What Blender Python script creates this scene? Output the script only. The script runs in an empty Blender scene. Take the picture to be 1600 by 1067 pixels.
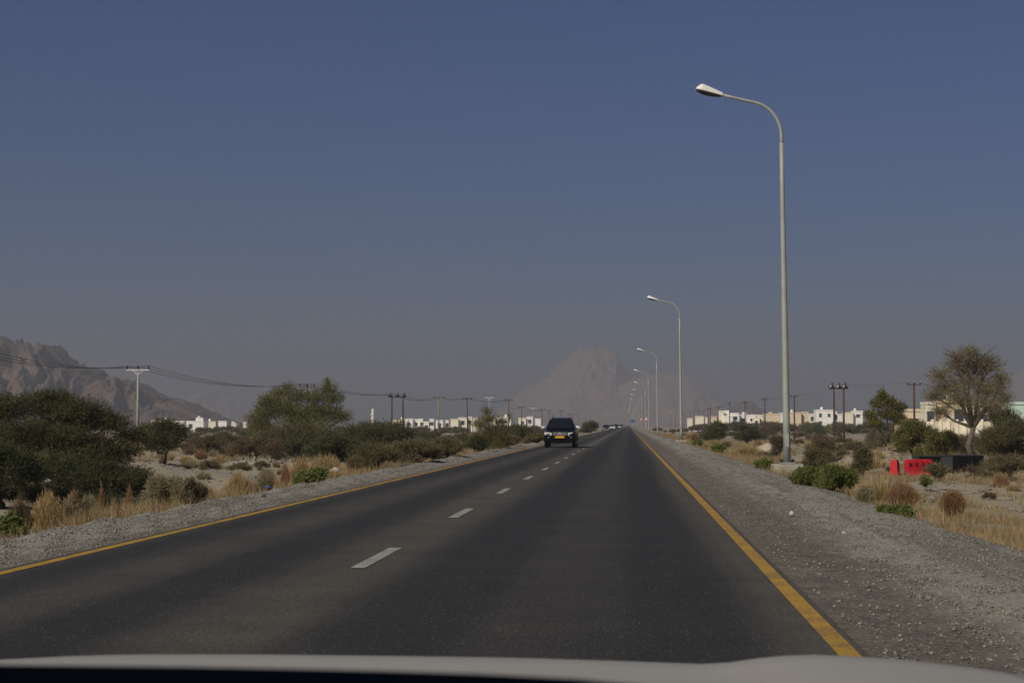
import bpy, math, random
import numpy as np
from mathutils import Vector, Matrix, noise as mnoise

S = bpy.context.scene
C = S.collection
R = math.radians
rng = np.random.default_rng(11)

# ------------------------------------------------------------------ camera
F_PX, CX, CY = 2700.0, 800.0, 533.5           # focal length and centre in photograph pixels
VPX, VPY, EYE = 982.0, 664.0, 1.35            # vanishing point of the road, eye height
PITCH = math.atan((VPY - CY) / F_PX)
YAW = math.atan(math.cos(PITCH) * (VPX - CX) / F_PX)
cam_d = bpy.data.cameras.new('camera')
cam = bpy.data.objects.new('camera', cam_d)
C.objects.link(cam)
cam.location = (0, 0, EYE)
cam.rotation_euler = (R(90) + PITCH, 0, YAW)
cam_d.sensor_width = 36
cam_d.lens = F_PX / 1600 * 36
cam_d.clip_start = 0.05
cam_d.clip_end = 40000
cam_d.dof.use_dof = True
cam_d.dof.focus_distance = 90
cam_d.dof.aperture_fstop = 18
S.camera = cam

# ------------------------------------------------------------------ light
SUN_AZ, SUN_EL = R(215), R(37)
world = bpy.data.worlds.new('World')
S.world = world
world.use_nodes = True
wn = world.node_tree
sky_n = wn.nodes.new('ShaderNodeTexSky')
sky_n.sky_type = 'NISHITA'
sky_n.sun_disc = False
sky_n.sun_elevation = SUN_EL
sky_n.sun_rotation = SUN_AZ
sky_n.altitude = 300
sky_n.air_density = 1.0
sky_n.dust_density = 0.2
sky_n.ozone_density = 3.0
bg = wn.nodes['Background']
tint = wn.nodes.new('ShaderNodeMix'); tint.data_type = 'RGBA'; tint.blend_type = 'MULTIPLY'
tint.inputs[0].default_value = 1
SKY_TINT = (0.25, 0.53, 1.02)
tint.inputs[7].default_value = (*SKY_TINT, 1)
wn.links.new(sky_n.outputs[0], tint.inputs[6])
wn.links.new(tint.outputs[2], bg.inputs[0])
bg.inputs[1].default_value = 0.043
sun_d = bpy.data.lights.new('sun', 'SUN')
sun_d.energy = 5.0
sun_d.angle = R(0.5)
sun_d.color = (1.0, 0.91, 0.76)
sun = bpy.data.objects.new('sun', sun_d)
C.objects.link(sun)
sdir = Vector((math.sin(SUN_AZ) * math.cos(SUN_EL), math.cos(SUN_AZ) * math.cos(SUN_EL), math.sin(SUN_EL)))
sun.rotation_euler = sdir.to_track_quat('Z', 'Y').to_euler()
sun.location = sdir * 50 + Vector((0, 0, 20))
S.view_settings.view_transform = 'Standard'
S.view_settings.look = 'None'
S.view_settings.gamma = 1
S.view_settings.use_curve_mapping = False
S.view_settings.exposure = -0.30
HAZE_DENSITY = 0.00034
HAZE_COLOR = (0.485, 0.505, 0.565)

# ------------------------------------------------------------------ helpers
def ray(px, py):
    d = Vector(((px - CX) / F_PX, -(py - CY) / F_PX, -1.0))
    d = cam.rotation_euler.to_matrix() @ d
    return d

def at(px, py, y):
    """point of the photograph's ray at distance y along the road"""
    d = ray(px, py)
    return Vector((d.x / d.y * y, y, EYE + d.z / d.y * y))

def xat(px, y):
    return at(px, VPY, y).x

def tag(o, label=None, cat=None, group=None, kind=None):
    if label: o['label'] = label
    if cat: o['category'] = cat
    if group: o['group'] = group
    if kind: o['kind'] = kind
    return o

def empty(name, loc, rz=0.0, label=None, cat=None, group=None):
    o = bpy.data.objects.new(name, None)
    o.empty_display_size = 0.3
    o.location = loc
    o.rotation_euler = (0, 0, rz)
    C.objects.link(o)
    return tag(o, label, cat, group)

def link(name, me, mat=None, parent=None, loc=None):
    if mat is not None and len(me.materials) == 0:
        me.materials.append(mat)
    o = bpy.data.objects.new(name, me)
    C.objects.link(o)
    if parent is not None: o.parent = parent
    if loc is not None: o.location = loc
    return o

def mesh_tris(name, v, f):
    """v (n,3), f (m,3) arrays -> mesh"""
    v = np.asarray(v, np.float32); f = np.asarray(f, np.int32)
    me = bpy.data.meshes.new(name)
    k = f.shape[1]
    me.vertices.add(len(v)); me.vertices.foreach_set('co', v.ravel())
    me.loops.add(f.size); me.loops.foreach_set('vertex_index', f.ravel())
    me.polygons.add(len(f))
    me.polygons.foreach_set('loop_start', np.arange(0, f.size, k, dtype=np.int32))
    me.polygons.foreach_set('loop_total', np.full(len(f), k, np.int32))
    me.update(calc_edges=True)
    return me

class MB:
    """collects simple shapes into one mesh"""
    def __init__(s): s.v = []; s.f = []
    def add(s, v, f):
        n = len(s.v)
        s.v += [tuple(p) for p in v]; s.f += [tuple(i + n for i in q) for q in f]
    def box(s, c, d, rz=0.0, taper=1.0, rx=0.0, ry=0.0):
        m = Matrix.Rotation(rz, 3, 'Z') @ Matrix.Rotation(ry, 3, 'Y') @ Matrix.Rotation(rx, 3, 'X')
        p = []
        for z in (-.5, .5):
            t = 1 if z < 0 else taper
            for x, y in ((-.5, -.5), (.5, -.5), (.5, .5), (-.5, .5)):
                p.append(Vector(c) + m @ Vector((x * d[0] * t, y * d[1] * t, z * d[2])))
        s.add(p, [(3, 2, 1, 0), (4, 5, 6, 7), (0, 1, 5, 4), (1, 2, 6, 5), (2, 3, 7, 6), (3, 0, 4, 7)])
    def tube(s, pts, rad, n=8, caps=True):
        pts = [Vector(p) for p in pts]
        if not hasattr(rad, '__len__'): rad = [rad] * len(pts)
        vs = []; fs = []
        for i, p in enumerate(pts):
            a = pts[max(i - 1, 0)]; b = pts[min(i + 1, len(pts) - 1)]
            t = (b - a).normalized()
            if i == 0: u = t.cross(Vector((0, 0, 1)) if abs(t.z) < .9 else Vector((0, 1, 0))).normalized()
            else: u = (u - t * u.dot(t)).normalized()
            w = t.cross(u)
            for k in range(n):
                an = 2 * math.pi * k / n
                vs.append(p + (u * math.cos(an) + w * math.sin(an)) * rad[i])
        for i in range(len(pts) - 1):
            for k in range(n):
                a = i * n + k; b = i * n + (k + 1) % n
                fs.append((a, a + n, b + n, b))
        if caps:
            fs.append(tuple(range(n))); fs.append(tuple(reversed(range((len(pts) - 1) * n, len(pts) * n))))
        s.add(vs, fs)
    def loft(s, rings, closed=True, cap=True):
        n = len(rings[0]); vs = [p for r in rings for p in r]; fs = []
        for i in range(len(rings) - 1):
            for k in range(n if closed else n - 1):
                a = i * n + k; b = i * n + (k + 1) % n
                fs.append((a, b, b + n, a + n))
        if cap:
            fs.append(tuple(reversed(range(n)))); fs.append(tuple(range((len(rings) - 1) * n, len(rings) * n)))
        s.add(vs, fs)
    def mesh(s, name, smooth=False):
        me = bpy.data.meshes.new(name)
        me.from_pydata(s.v, [], s.f); me.update()
        if smooth:
            me.polygons.foreach_set('use_smooth', [True] * len(me.polygons))
        return me
    def build(s, name, mat, parent=None, loc=None, smooth=False, bevel=0.0, seg=2):
        o = link(name, s.mesh(name, smooth), mat, parent, loc)
        if bevel:
            b = o.modifiers.new('bevel', 'BEVEL'); b.width = bevel; b.segments = seg; b.limit_method = 'ANGLE'; b.angle_limit = R(35)
        return o

# ------------------------------------------------------------------ materials
def mat_new(name):
    m = bpy.data.materials.new(name); m.use_nodes = True
    n = m.node_tree.nodes; l = m.node_tree.links
    return m, n, l, n['Principled BSDF']

def mat(name, col, rough=.6, metal=0.0, spec=.5, var=0.0, scale=5.0, bump=0.0, bscale=40.0, island=0.0, trans=0.0, emit=0):
    """plain material with optional noise in colour (var), relief (bump) and per-island variation"""
    m, n, l, b = mat_new(name)
    b.inputs['Base Color'].default_value = (*col, 1)
    b.inputs['Roughness'].default_value = rough
    b.inputs['Metallic'].default_value = metal
    b.inputs['Specular IOR Level'].default_value = spec
    src = None
    if var or island:
        hsv = n.new('ShaderNodeHueSaturation'); hsv.inputs['Color'].default_value = (*col, 1)
        val = None
        if var:
            tc = n.new('ShaderNodeTexCoord'); nz = n.new('ShaderNodeTexNoise')
            nz.inputs['Scale'].default_value = scale; nz.inputs['Detail'].default_value = 5
            l.new(tc.outputs['Object'], nz.inputs['Vector'])
            mr = n.new('ShaderNodeMapRange'); mr.inputs[1].default_value = .3; mr.inputs[2].default_value = .7
            mr.inputs[3].default_value = 1 - var; mr.inputs[4].default_value = 1 + var
            l.new(nz.outputs[0], mr.inputs[0]); val = mr.outputs[0]
        if island:
            g = n.new('ShaderNodeNewGeometry'); mr2 = n.new('ShaderNodeMapRange')
            mr2.inputs[3].default_value = 1 - island; mr2.inputs[4].default_value = 1 + island
            l.new(g.outputs['Random Per Island'], mr2.inputs[0])
            mh = n.new('ShaderNodeMapRange'); mh.inputs[3].default_value = .5 - island * .05; mh.inputs[4].default_value = .5 + island * .05
            mx = n.new('ShaderNodeMath'); mx.operation = 'FRACT'; mm = n.new('ShaderNodeMath'); mm.operation = 'MULTIPLY'; mm.inputs[1].default_value = 17.3
            l.new(g.outputs['Random Per Island'], mm.inputs[0]); l.new(mm.outputs[0], mx.inputs[0]); l.new(mx.outputs[0], mh.inputs[0])
            l.new(mh.outputs[0], hsv.inputs['Hue'])
            if val is None: val = mr2.outputs[0]
            else:
                mu = n.new('ShaderNodeMath'); mu.operation = 'MULTIPLY'
                l.new(val, mu.inputs[0]); l.new(mr2.outputs[0], mu.inputs[1]); val = mu.outputs[0]
        l.new(val, hsv.inputs['Value'])
        l.new(hsv.outputs[0], b.inputs['Base Color'])
    if bump:
        tc = n.new('ShaderNodeTexCoord'); nz = n.new('ShaderNodeTexNoise'); nz.inputs['Scale'].default_value = bscale; nz.inputs['Detail'].default_value = 4
        l.new(tc.outputs['Object'], nz.inputs['Vector'])
        bp = n.new('ShaderNodeBump'); bp.inputs['Strength'].default_value = bump; bp.inputs['Distance'].default_value = .02
        l.new(nz.outputs[0], bp.inputs['Height']); l.new(bp.outputs[0], b.inputs['Normal'])
    if trans:
        b.inputs['Transmission Weight'].default_value = 0
        tr = n.new('ShaderNodeBsdfTranslucent'); mix = n.new('ShaderNodeMixShader'); mix.inputs[0].default_value = trans
        if b.inputs['Base Color'].links: l.new(b.inputs['Base Color'].links[0].from_socket, tr.inputs[0])
        else: tr.inputs[0].default_value = (*col, 1)
        l.new(b.outputs[0], mix.inputs[1]); l.new(tr.outputs[0], mix.inputs[2]); l.new(mix.outputs[0], n['Material Output'].inputs[0])
    return m

def ramp(n, stops):
    r = n.new('ShaderNodeValToRGB'); e = r.color_ramp.elements
    while len(e) < len(stops): e.new(.5)
    for k, (p, c) in enumerate(stops):
        e[k].position = p; e[k].color = (*c, 1) if hasattr(c, '__len__') else (c, c, c, 1)
    return r

def noise_n(n, l, vec, scale, detail=4, rough=.6):
    t = n.new('ShaderNodeTexNoise'); t.inputs['Scale'].default_value = scale; t.inputs['Detail'].default_value = detail; t.inputs['Roughness'].default_value = rough
    if vec is not None: l.new(vec, t.inputs['Vector'])
    return t

def mixrgb(n, l, fac, a, b, mode='MIX'):
    m = n.new('ShaderNodeMix'); m.data_type = 'RGBA'; m.blend_type = mode
    for s, v in ((m.inputs[0], fac), (m.inputs[6], a), (m.inputs[7], b)):
        if hasattr(v, 'is_output'): l.new(v, s)
        elif hasattr(v, '__len__'): s.default_value = (*v, 1)
        else: s.default_value = v
    return m.outputs[2]

def math_n(n, l, op, a, b=None, clamp=False):
    m = n.new('ShaderNodeMath'); m.operation = op; m.use_clamp = clamp
    for s, v in ((m.inputs[0], a), (m.inputs[1], b)):
        if v is None: continue
        if hasattr(v, 'is_output'): l.new(v, s)
        else: s.default_value = v
    return m.outputs[0]

def smooth_n(n, l, x, a, b, lo=0., hi=1.):
    m = n.new('ShaderNodeMapRange'); m.interpolation_type = 'SMOOTHSTEP'
    l.new(x, m.inputs[0]); m.inputs[1].default_value = a; m.inputs[2].default_value = b; m.inputs[3].default_value = lo; m.inputs[4].default_value = hi
    return m.outputs[0]

def ground_mat():
    m, n, l, b = mat_new('desert_gravel')
    tc = n.new('ShaderNodeTexCoord'); P = tc.outputs['Object']
    big = noise_n(n, l, P, .03, 5); mid = noise_n(n, l, P, .35, 6, .65); fine = noise_n(n, l, P, 6, 6, .7)
    c = mixrgb(n, l, smooth_n(n, l, big.outputs[0], .4, .6), (.37, .32, .235), (.31, .28, .225))
    c = mixrgb(n, l, smooth_n(n, l, mid.outputs[0], .42, .66), c, (.42, .34, .21))
    c = mixrgb(n, l, smooth_n(n, l, fine.outputs[0], .3, .7, .0, .55), c, (.17, .155, .13))
    vo = n.new('ShaderNodeTexVoronoi'); vo.inputs['Scale'].default_value = 9; l.new(P, vo.inputs['Vector'])
    c = mixrgb(n, l, smooth_n(n, l, vo.outputs['Distance'], .1, .28, .45, 0), c, (.42, .39, .34))
    l.new(c, b.inputs['Base Color']); b.inputs['Roughness'].default_value = .95; b.inputs['Specular IOR Level'].default_value = .15
    bp = n.new('ShaderNodeBump'); bp.inputs['Strength'].default_value = .7; bp.inputs['Distance'].default_value = .06
    l.new(fine.outputs[0], bp.inputs['Height']); l.new(bp.outputs[0], b.inputs['Normal'])
    return m

def shoulder_mat(x_pack, sign):
    """packed dark grit by the asphalt turning to loose grey gravel away from it; x_pack = where it turns"""
    m, n, l, b = mat_new('shoulder_gravel')
    tc = n.new('ShaderNodeTexCoord'); P = tc.outputs['Object']
    sx = n.new('ShaderNodeSeparateXYZ'); l.new(P, sx.inputs[0])
    st = n.new('ShaderNodeMapping'); st.inputs['Scale'].default_value = (1, .25, 1); l.new(P, st.inputs['Vector'])
    w = noise_n(n, l, st.outputs[0], 1.3, 5)
    x = math_n(n, l, 'ADD', sx.outputs[0], math_n(n, l, 'MULTIPLY', math_n(n, l, 'SUBTRACT', w.outputs[0], .5), 1.1))
    t = smooth_n(n, l, x, x_pack - .45 * sign, x_pack + .5 * sign) if sign > 0 else smooth_n(n, l, x, x_pack - .3, x_pack + .3, 1, 0)
    rut = n.new('ShaderNodeMapping'); rut.inputs['Scale'].default_value = (2.2, .07, 1); l.new(P, rut.inputs['Vector'])
    ruts = noise_n(n, l, rut.outputs[0], 1.2, 5, .6)
    fine = noise_n(n, l, P, 22, 8, .85); mid = noise_n(n, l, P, 2.2, 6, .7)
    sp = n.new('ShaderNodeTexVoronoi'); sp.inputs['Scale'].default_value = 24; l.new(P, sp.inputs['Vector'])
    pack = mixrgb(n, l, smooth_n(n, l, mid.outputs[0], .35, .68), (.115, .10, .085), (.20, .172, .137))
    loose = mixrgb(n, l, smooth_n(n, l, mid.outputs[0], .35, .68), (.275, .262, .228), (.36, .338, .29))
    c = mixrgb(n, l, t, pack, loose)
    c = mixrgb(n, l, smooth_n(n, l, ruts.outputs[0], .48, .62, 0, .6), c, (.125, .112, .092))
    c = mixrgb(n, l, smooth_n(n, l, fine.outputs[0], .47, .62, 0, .75), c, (.05, .046, .04))
    c = mixrgb(n, l, smooth_n(n, l, fine.outputs[0], .34, .47, .55, 0), c, (.42, .385, .32))
    c = mixrgb(n, l, math_n(n, l, 'MULTIPLY', smooth_n(n, l, sp.outputs['Distance'], .12, .3, 1, 0), smooth_n(n, l, sp.outputs['Color'], .5, .7)), c, (.40, .37, .31))
    l.new(c, b.inputs['Base Color']); b.inputs['Roughness'].default_value = .93; b.inputs['Specular IOR Level'].default_value = .2
    bp = n.new('ShaderNodeBump'); bp.inputs['Strength'].default_value = .6; bp.inputs['Distance'].default_value = .02
    l.new(math_n(n, l, 'ADD', fine.outputs[0], sp.outputs['Distance']), bp.inputs['Height']); l.new(bp.outputs[0], b.inputs['Normal'])
    return m

def asphalt_mat():
    m, n, l, b = mat_new('worn_asphalt')
    tc = n.new('ShaderNodeTexCoord'); P = tc.outputs['Object']
    sx = n.new('ShaderNodeSeparateXYZ'); l.new(P, sx.inputs[0])
    lon = n.new('ShaderNodeMapping'); lon.inputs['Scale'].default_value = (1.2, .02, 1); l.new(P, lon.inputs['Vector'])
    wob = noise_n(n, l, lon.outputs[0], 1.0, 4)
    x = math_n(n, l, 'ADD', sx.outputs[0], math_n(n, l, 'MULTIPLY', math_n(n, l, 'SUBTRACT', wob.outputs[0], .5), .9))
    def band(c, hw, top):                                  # dust left between the wheel tracks
        d = math_n(n, l, 'ABSOLUTE', math_n(n, l, 'SUBTRACT', x, c))
        return smooth_n(n, l, d, hw * .15, hw, top, 0)
    dust = math_n(n, l, 'MAXIMUM', band(-2.6, .95, .85), band(-4.5, .7, .55))
    dust = math_n(n, l, 'MAXIMUM', dust, band(-.55, .7, .3))
    dust = math_n(n, l, 'MAXIMUM', dust, band(1.3, .75, .9))
    dust = math_n(n, l, 'MAXIMUM', dust, band(-6.1, .8, .55))
    pat = noise_n(n, l, P, .8, 6, .7)
    dust = math_n(n, l, 'MULTIPLY', dust, smooth_n(n, l, pat.outputs[0], .2, .7, .55, 1.0))
    base = mixrgb(n, l, smooth_n(n, l, pat.outputs[0], .3, .7), (.027, .0265, .0245), (.037, .036, .0325))
    c = mixrgb(n, l, dust, base, (.125, .112, .084))
    fine = noise_n(n, l, P, 26, 6, .85)
    sp = n.new('ShaderNodeTexVoronoi'); sp.inputs['Scale'].default_value = 34; l.new(P, sp.inputs['Vector'])
    c = mixrgb(n, l, smooth_n(n, l, fine.outputs[0], .38, .6, .65, 0), c, (.014, .014, .014))
    c = mixrgb(n, l, math_n(n, l, 'MULTIPLY', smooth_n(n, l, sp.outputs['Distance'], .1, .3, .8, 0), smooth_n(n, l, sp.outputs['Color'], .5, .8)), c, (.27, .262, .24))
    l.new(c, b.inputs['Base Color']); b.inputs['Roughness'].default_value = .78; b.inputs['Specular IOR Level'].default_value = .3
    bp = n.new('ShaderNodeBump'); bp.inputs['Strength'].default_value = .35; bp.inputs['Distance'].default_value = .006
    l.new(fine.outputs[0], bp.inputs['Height']); l.new(bp.outputs[0], b.inputs['Normal'])
    return m

def paint_mat(name, col, wear):
    m, n, l, b = mat_new(name)
    tc = n.new('ShaderNodeTexCoord'); P = tc.outputs['Object']
    a = noise_n(n, l, P, 30, 5, .75); d = noise_n(n, l, P, 1.7, 4)
    k = math_n(n, l, 'ADD', math_n(n, l, 'MULTIPLY', a.outputs[0], .6), math_n(n, l, 'MULTIPLY', d.outputs[0], .4))
    c = mixrgb(n, l, smooth_n(n, l, k, .5 - wear, .62, 0, .75), col, (.075, .068, .058))
    l.new(c, b.inputs['Base Color']); b.inputs['Roughness'].default_value = .7
    return m

def rock_mat(name, c0, c1, sc):
    m, n, l, b = mat_new(name)
    tc = n.new('ShaderNodeTexCoord'); P = tc.outputs['Object']
    a = noise_n(n, l, P, sc, 8, .65); d = noise_n(n, l, P, sc * 6, 8, .7)
    c = mixrgb(n, l, smooth_n(n, l, a.outputs[0], .35, .65), c0, c1)
    c = mixrgb(n, l, smooth_n(n, l, d.outputs[0], .4, .75, 0, .6), c, tuple(k * .55 for k in c0))
    l.new(c, b.inputs['Base Color']); b.inputs['Roughness'].default_value = .95; b.inputs['Specular IOR Level'].default_value = .1
    bp = n.new('ShaderNodeBump'); bp.inputs['Strength'].default_value = .8; bp.inputs['Distance'].default_value = 8
    l.new(d.outputs[0], bp.inputs['Height']); l.new(bp.outputs[0], b.inputs['Normal'])
    return m

# ------------------------------------------------------------------ ground
XL, XR = -7.40, 4.30                          # outer crests of the gravel shoulders
def sstep(a, b, x):
    t = np.clip((x - a) / (b - a), 0, 1); return t * t * (3 - 2 * t)
MOUNDS = [(8.6, 0, 0, 0, 0)]
_pm = at(1193, 690, 150); _pr = at(1318, 690, 128); _pq = at(1238, 690, 170); _ps = at(395, 715, 118)
MOUNDS = [(_pr.x, 128, 4.6, 5.0, .75), (_pq.x - 1, 172, 5, 3, .7), (at(1370, 690, 118).x, 118, 3.4, 4, .9), (_ps.x, 118, 2.8, 2.0, .5), (at(545, 712, 120).x, 120, 4.5, 3.0, .55), (at(225, 712, 96).x, 96, 2.5, 3.0, .7)]
def gz(x, y):
    """height of the open ground (numpy)"""
    x = np.asarray(x, float); y = np.asarray(y, float)
    dl = XL - x; dr = x - XR
    z = -.13 - 1.25 * sstep(-.2, 5.5, dl) - .12 * sstep(-.1, .9, dr) - 1.0 * sstep(1.2, 7.5, dr)
    off = np.clip(np.maximum(dl, dr) / 6, 0, 1)
    z = z + off * (.13 * np.sin(x * .31 + 1.3 * np.sin(y * .11)) * np.sin(y * .23 + .7) + .08 * np.sin(x * .9 + y * .37) + .05 * np.sin(x * 1.9 - y * 1.3) + .2 * np.sin(x * .06 + 2) * np.sin(y * .045))
    for mx, my, rx, ry, h in MOUNDS:
        d = ((x - mx) / rx) ** 2 + ((y - my) / ry) ** 2
        z = z + h * np.exp(-d * 1.6) * (1 + .12 * np.sin(x * 3.1 + y) + .1 * np.sin(y * 2.3 - x))
    far = sstep(400, 1500, np.abs(y)) 
    return z - .3 * far
def gz1(x, y): return float(gz(x, y))

def lines(a, b, step, grow, lim):
    out = list(np.arange(a, b + 1e-6, step)); s = step
    while out[-1] < lim: s *= grow; out.append(out[-1] + s)
    lo = []; s = step; v = a
    while v > -lim: s *= grow; v -= s; lo.append(v)
    return np.array(lo[::-1] + out)
gx = lines(-46, 40, .55, 1.12, 7500)
gy = list(np.arange(-30, 200, .9)); st = .9
while gy[-1] < 10500: st *= 1.05; gy.append(gy[-1] + st)
gy = np.array([-900, -400, -150, -70] + gy)
GX, GY = np.meshgrid(gx, gy)
gv = np.stack([GX, GY, gz(GX, GY)], -1).reshape(-1, 3)
nx, ny = len(gx), len(gy)
ii, jj = np.meshgrid(np.arange(nx - 1), np.arange(ny - 1))
a0 = (jj * nx + ii).ravel()
gf = np.stack([a0, a0 + 1, a0 + 1 + nx, a0 + nx], -1)
gme = mesh_tris('ground', gv, gf)
gme.polygons.foreach_set('use_smooth', np.ones(len(gf), bool))
M_GROUND = ground_mat()
tag(link('ground', gme, M_GROUND), kind='structure')

def strip_grid(name, xs, ys, zf, m, kind='structure', parent=None):
    X, Y = np.meshgrid(xs, ys); v = np.stack([X, Y, zf(X, Y)], -1).reshape(-1, 3)
    a, b = len(xs), len(ys); i, j = np.meshgrid(np.arange(a - 1), np.arange(b - 1)); q = (j * a + i).ravel()
    me = mesh_tris(name, v, np.stack([q, q + 1, q + 1 + a, q + a], -1)); me.polygons.foreach_set('use_smooth', np.ones((a - 1) * (b - 1), bool))
    return tag(link(name, me, m, parent), kind=kind)
def ygrow(a, fine_to, step, end, g=1.06):
    o = list(np.arange(a, fine_to, step)); s = step
    while o[-1] < end: s *= g; o.append(min(o[-1] + s, end))
    return np.array(o)
ROAD_END = 6000
road = strip_grid('road', np.array([-5.86, -4.5, -2.4, -.5, 1.41]), ygrow(-40, 60, 4, ROAD_END, 1.1), lambda X, Y: 0 * X, asphalt_mat())
def zl(X, Y):
    t = (-5.78 - X)
    berm = .055 * np.exp(-((X + 7.08) / .28) ** 2) * (1 + .5 * np.sin(Y * .9) + .3 * np.sin(Y * 2.7 + 1))
    bump = .012 * np.sin(X * 9 + Y * 3.1) + .012 * np.sin(Y * 5.3 - X * 4)
    return -.02 * sstep(0, .3, t) + np.where(t > .25, berm + bump, 0) - .75 * np.clip(-7.45 - X, 0, 9) ** 1.1 - .01 * (t < 0)
strip_grid('gravel_shoulder', np.array([-8.9, -8.5, -8.2, -8.0, -7.85, -7.7, -7.55, -7.4, -7.25, -7.1, -6.95, -6.8, -6.6, -6.4, -6.2, -6.05]) + .33, ygrow(-30, 90, .35, ROAD_END), zl, shoulder_mat(-6.25, -1))
def zr(X, Y):
    t = X - 1.38
    bump = .012 * np.sin(X * 8 + Y * 2.9) + .014 * np.sin(Y * 4.3 - X * 5) + .02 * np.sin(Y * .8 + X)
    berm = .05 * np.exp(-((X - 3.15) / .5) ** 2) * (1 + .4 * np.sin(Y * .7))
    return -.015 * sstep(0, .3, t) + np.where(t > .3, bump * .8 + berm, 0) - .3 * np.clip(X - 4.08, 0, 9) ** 1.2 - .01 * (t < 0)
strip_grid('gravel_shoulder', -.22 + np.array([1.5, 1.75, 2.0, 2.3, 2.6, 2.9, 3.2, 3.5, 3.8, 4.1, 4.4, 4.7, 5.0, 5.4]), ygrow(-30, 90, .35, ROAD_END), zr, shoulder_mat(2.45, 1))

# painted markings: children of the road
M_YEL = paint_mat('yellow_road_paint', (.44, .255, .022), .05)
M_WHT = paint_mat('white_road_paint', (.43, .42, .36), .12)
def flat(name, x0, x1, ys, m, jit=0.0):
    v = []; f = []
    for k, y in enumerate(ys):
        j = jit * math.sin(y * 1.7)
        v += [(x0 + j, y, .005), (x1 + j, y, .005)]
        if k: f.append((2 * k - 2, 2 * k - 1, 2 * k + 1, 2 * k))
    me = bpy.data.meshes.new(name); me.from_pydata(v, [], f); me.update()
    return link(name, me, m, road)
ylist = ygrow(-30, 60, 2, 3000, 1.15)
flat('edge_line', 1.225, 1.355, ylist, M_YEL, .0)
flat('edge_line', -5.78, -5.65, ylist, M_YEL, .0)
dash_mesh = None
PERIOD = .00245 * EYE * F_PX
dash0 = EYE * F_PX / 224.0
rest_v = []; rest_f = []
for k in range(-1, 160):
    y0 = dash0 + PERIOD * k
    if k < 60:
        if dash_mesh is None:
            o = flat('centre_dash', -.07, .07, [0, 1.35, 2.7], M_WHT); dash_mesh = o.data
        else:
            o = link('centre_dash', dash_mesh, None, road)
        o.location = (-2.56, y0, 0)
    else:
        n0 = len(rest_v); rest_v += [(-2.63, y0, .005), (-2.49, y0, .005), (-2.49, y0 + 2.7, .005), (-2.63, y0 + 2.7, .005)]; rest_f.append((n0, n0 + 1, n0 + 2, n0 + 3))
me = bpy.data.meshes.new('centre_dash'); me.from_pydata(rest_v, [], rest_f); tag(link('centre_dash', me, M_WHT, road), kind='stuff')

# ------------------------------------------------------------------ mountains
def mountain(name, sil, Y, depth, m, label, seed, n_u=170, n_v=64, rough=.22, freq=6.0):
    sil = sorted(sil); px = np.array([s[0] for s in sil], float); py = np.array([s[1] for s in sil], float)
    us = np.linspace(px[0], px[-1], n_u); vs = np.linspace(0, 1, n_v); v = np.zeros((n_v, n_u, 3))
    span = (px[-1] - px[0]) / F_PX * Y
    for i, u in enumerate(us):
        h = np.interp(u, px, py); crest = at(u, h, Y); base = -3.0
        H = max(crest.z - base, 0)
        for j, t in enumerate(vs):
            if t < .62: p = (t / .62) ** 1.25
            else: p = max(0, 1 - ((t - .62) / .38) ** 1.3)
            y = Y + (t - .62) * depth
            yy = (y - Y) / span * freq
            wx = crest.x / span * freq
            w1 = mnoise.noise(Vector((wx * .8, yy * .6, seed))) * .9
            g = 0; am = 1.0; fr = 1.0
            for oc in range(5):
                nn_ = mnoise.noise(Vector(((wx + w1) * fr, yy * fr * (.18 + .12 * oc), seed + oc * 7.7)))
                g += am * (1 - 2.6 * abs(nn_)); am *= .52; fr *= 2.13
            g = g / 1.6 - .25
            g2 = mnoise.fractal(Vector((wx * 6, yy * 4, seed)), .9, 2.1, 3)
            sidew = 4 * p * (1 - p) * .9 + .06 * p
            z = base + H * p + H * sidew * rough * g * 1.25 + H * .025 * g2 * min(1, p * 3)
            v[j, i] = (crest.x * (y / Y) * .35 + crest.x * .65, y, max(z, base - 1) if 0 < i < n_u - 1 else base - 1)
    i, j = np.meshgrid(np.arange(n_u - 1), np.arange(n_v - 1)); q = (j * n_u + i).ravel()
    me = mesh_tris(name, v.reshape(-1, 3), np.stack([q, q + 1, q + 1 + n_u, q + n_u], -1))
    me.polygons.foreach_set('use_smooth', np.ones(len(q), bool))
    return tag(link(name, me, m), label, kind='structure')
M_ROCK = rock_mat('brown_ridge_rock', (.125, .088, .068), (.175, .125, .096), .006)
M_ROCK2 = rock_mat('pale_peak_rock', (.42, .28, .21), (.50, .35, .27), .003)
mountain('mountain', [(-330, 520), (-220, 470), (-120, 488), (-60, 505), (0, 522), (12, 527), (25, 537), (40, 542), (55, 547), (65, 553), (73, 545), (85, 542), (95, 549), (110, 561), (122, 570), (135, 578), (147, 576), (160, 582), (168, 592), (175, 595), (185, 591), (198, 592), (207, 597), (220, 598), (228, 599), (245, 612), (262, 620), (285, 624), (300, 632), (320, 642), (345, 653), (375, 662)], 2200, 620, M_ROCK, 'brown rocky mountain ridge falling to the right behind the acacias', 3.3, 420, 120, .36, 14)
mountain('mountain', [(240, 662), (280, 640), (300, 620), (312, 613), (322, 616), (332, 611), (345, 620), (358, 619), (372, 626), (390, 630), (410, 641), (440, 655), (470, 662)], 8200, 1600, M_ROCK2, 'faint far peaks in the haze behind the low end of the left ridge', 8.1, 120, 40, .3, 8)
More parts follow.
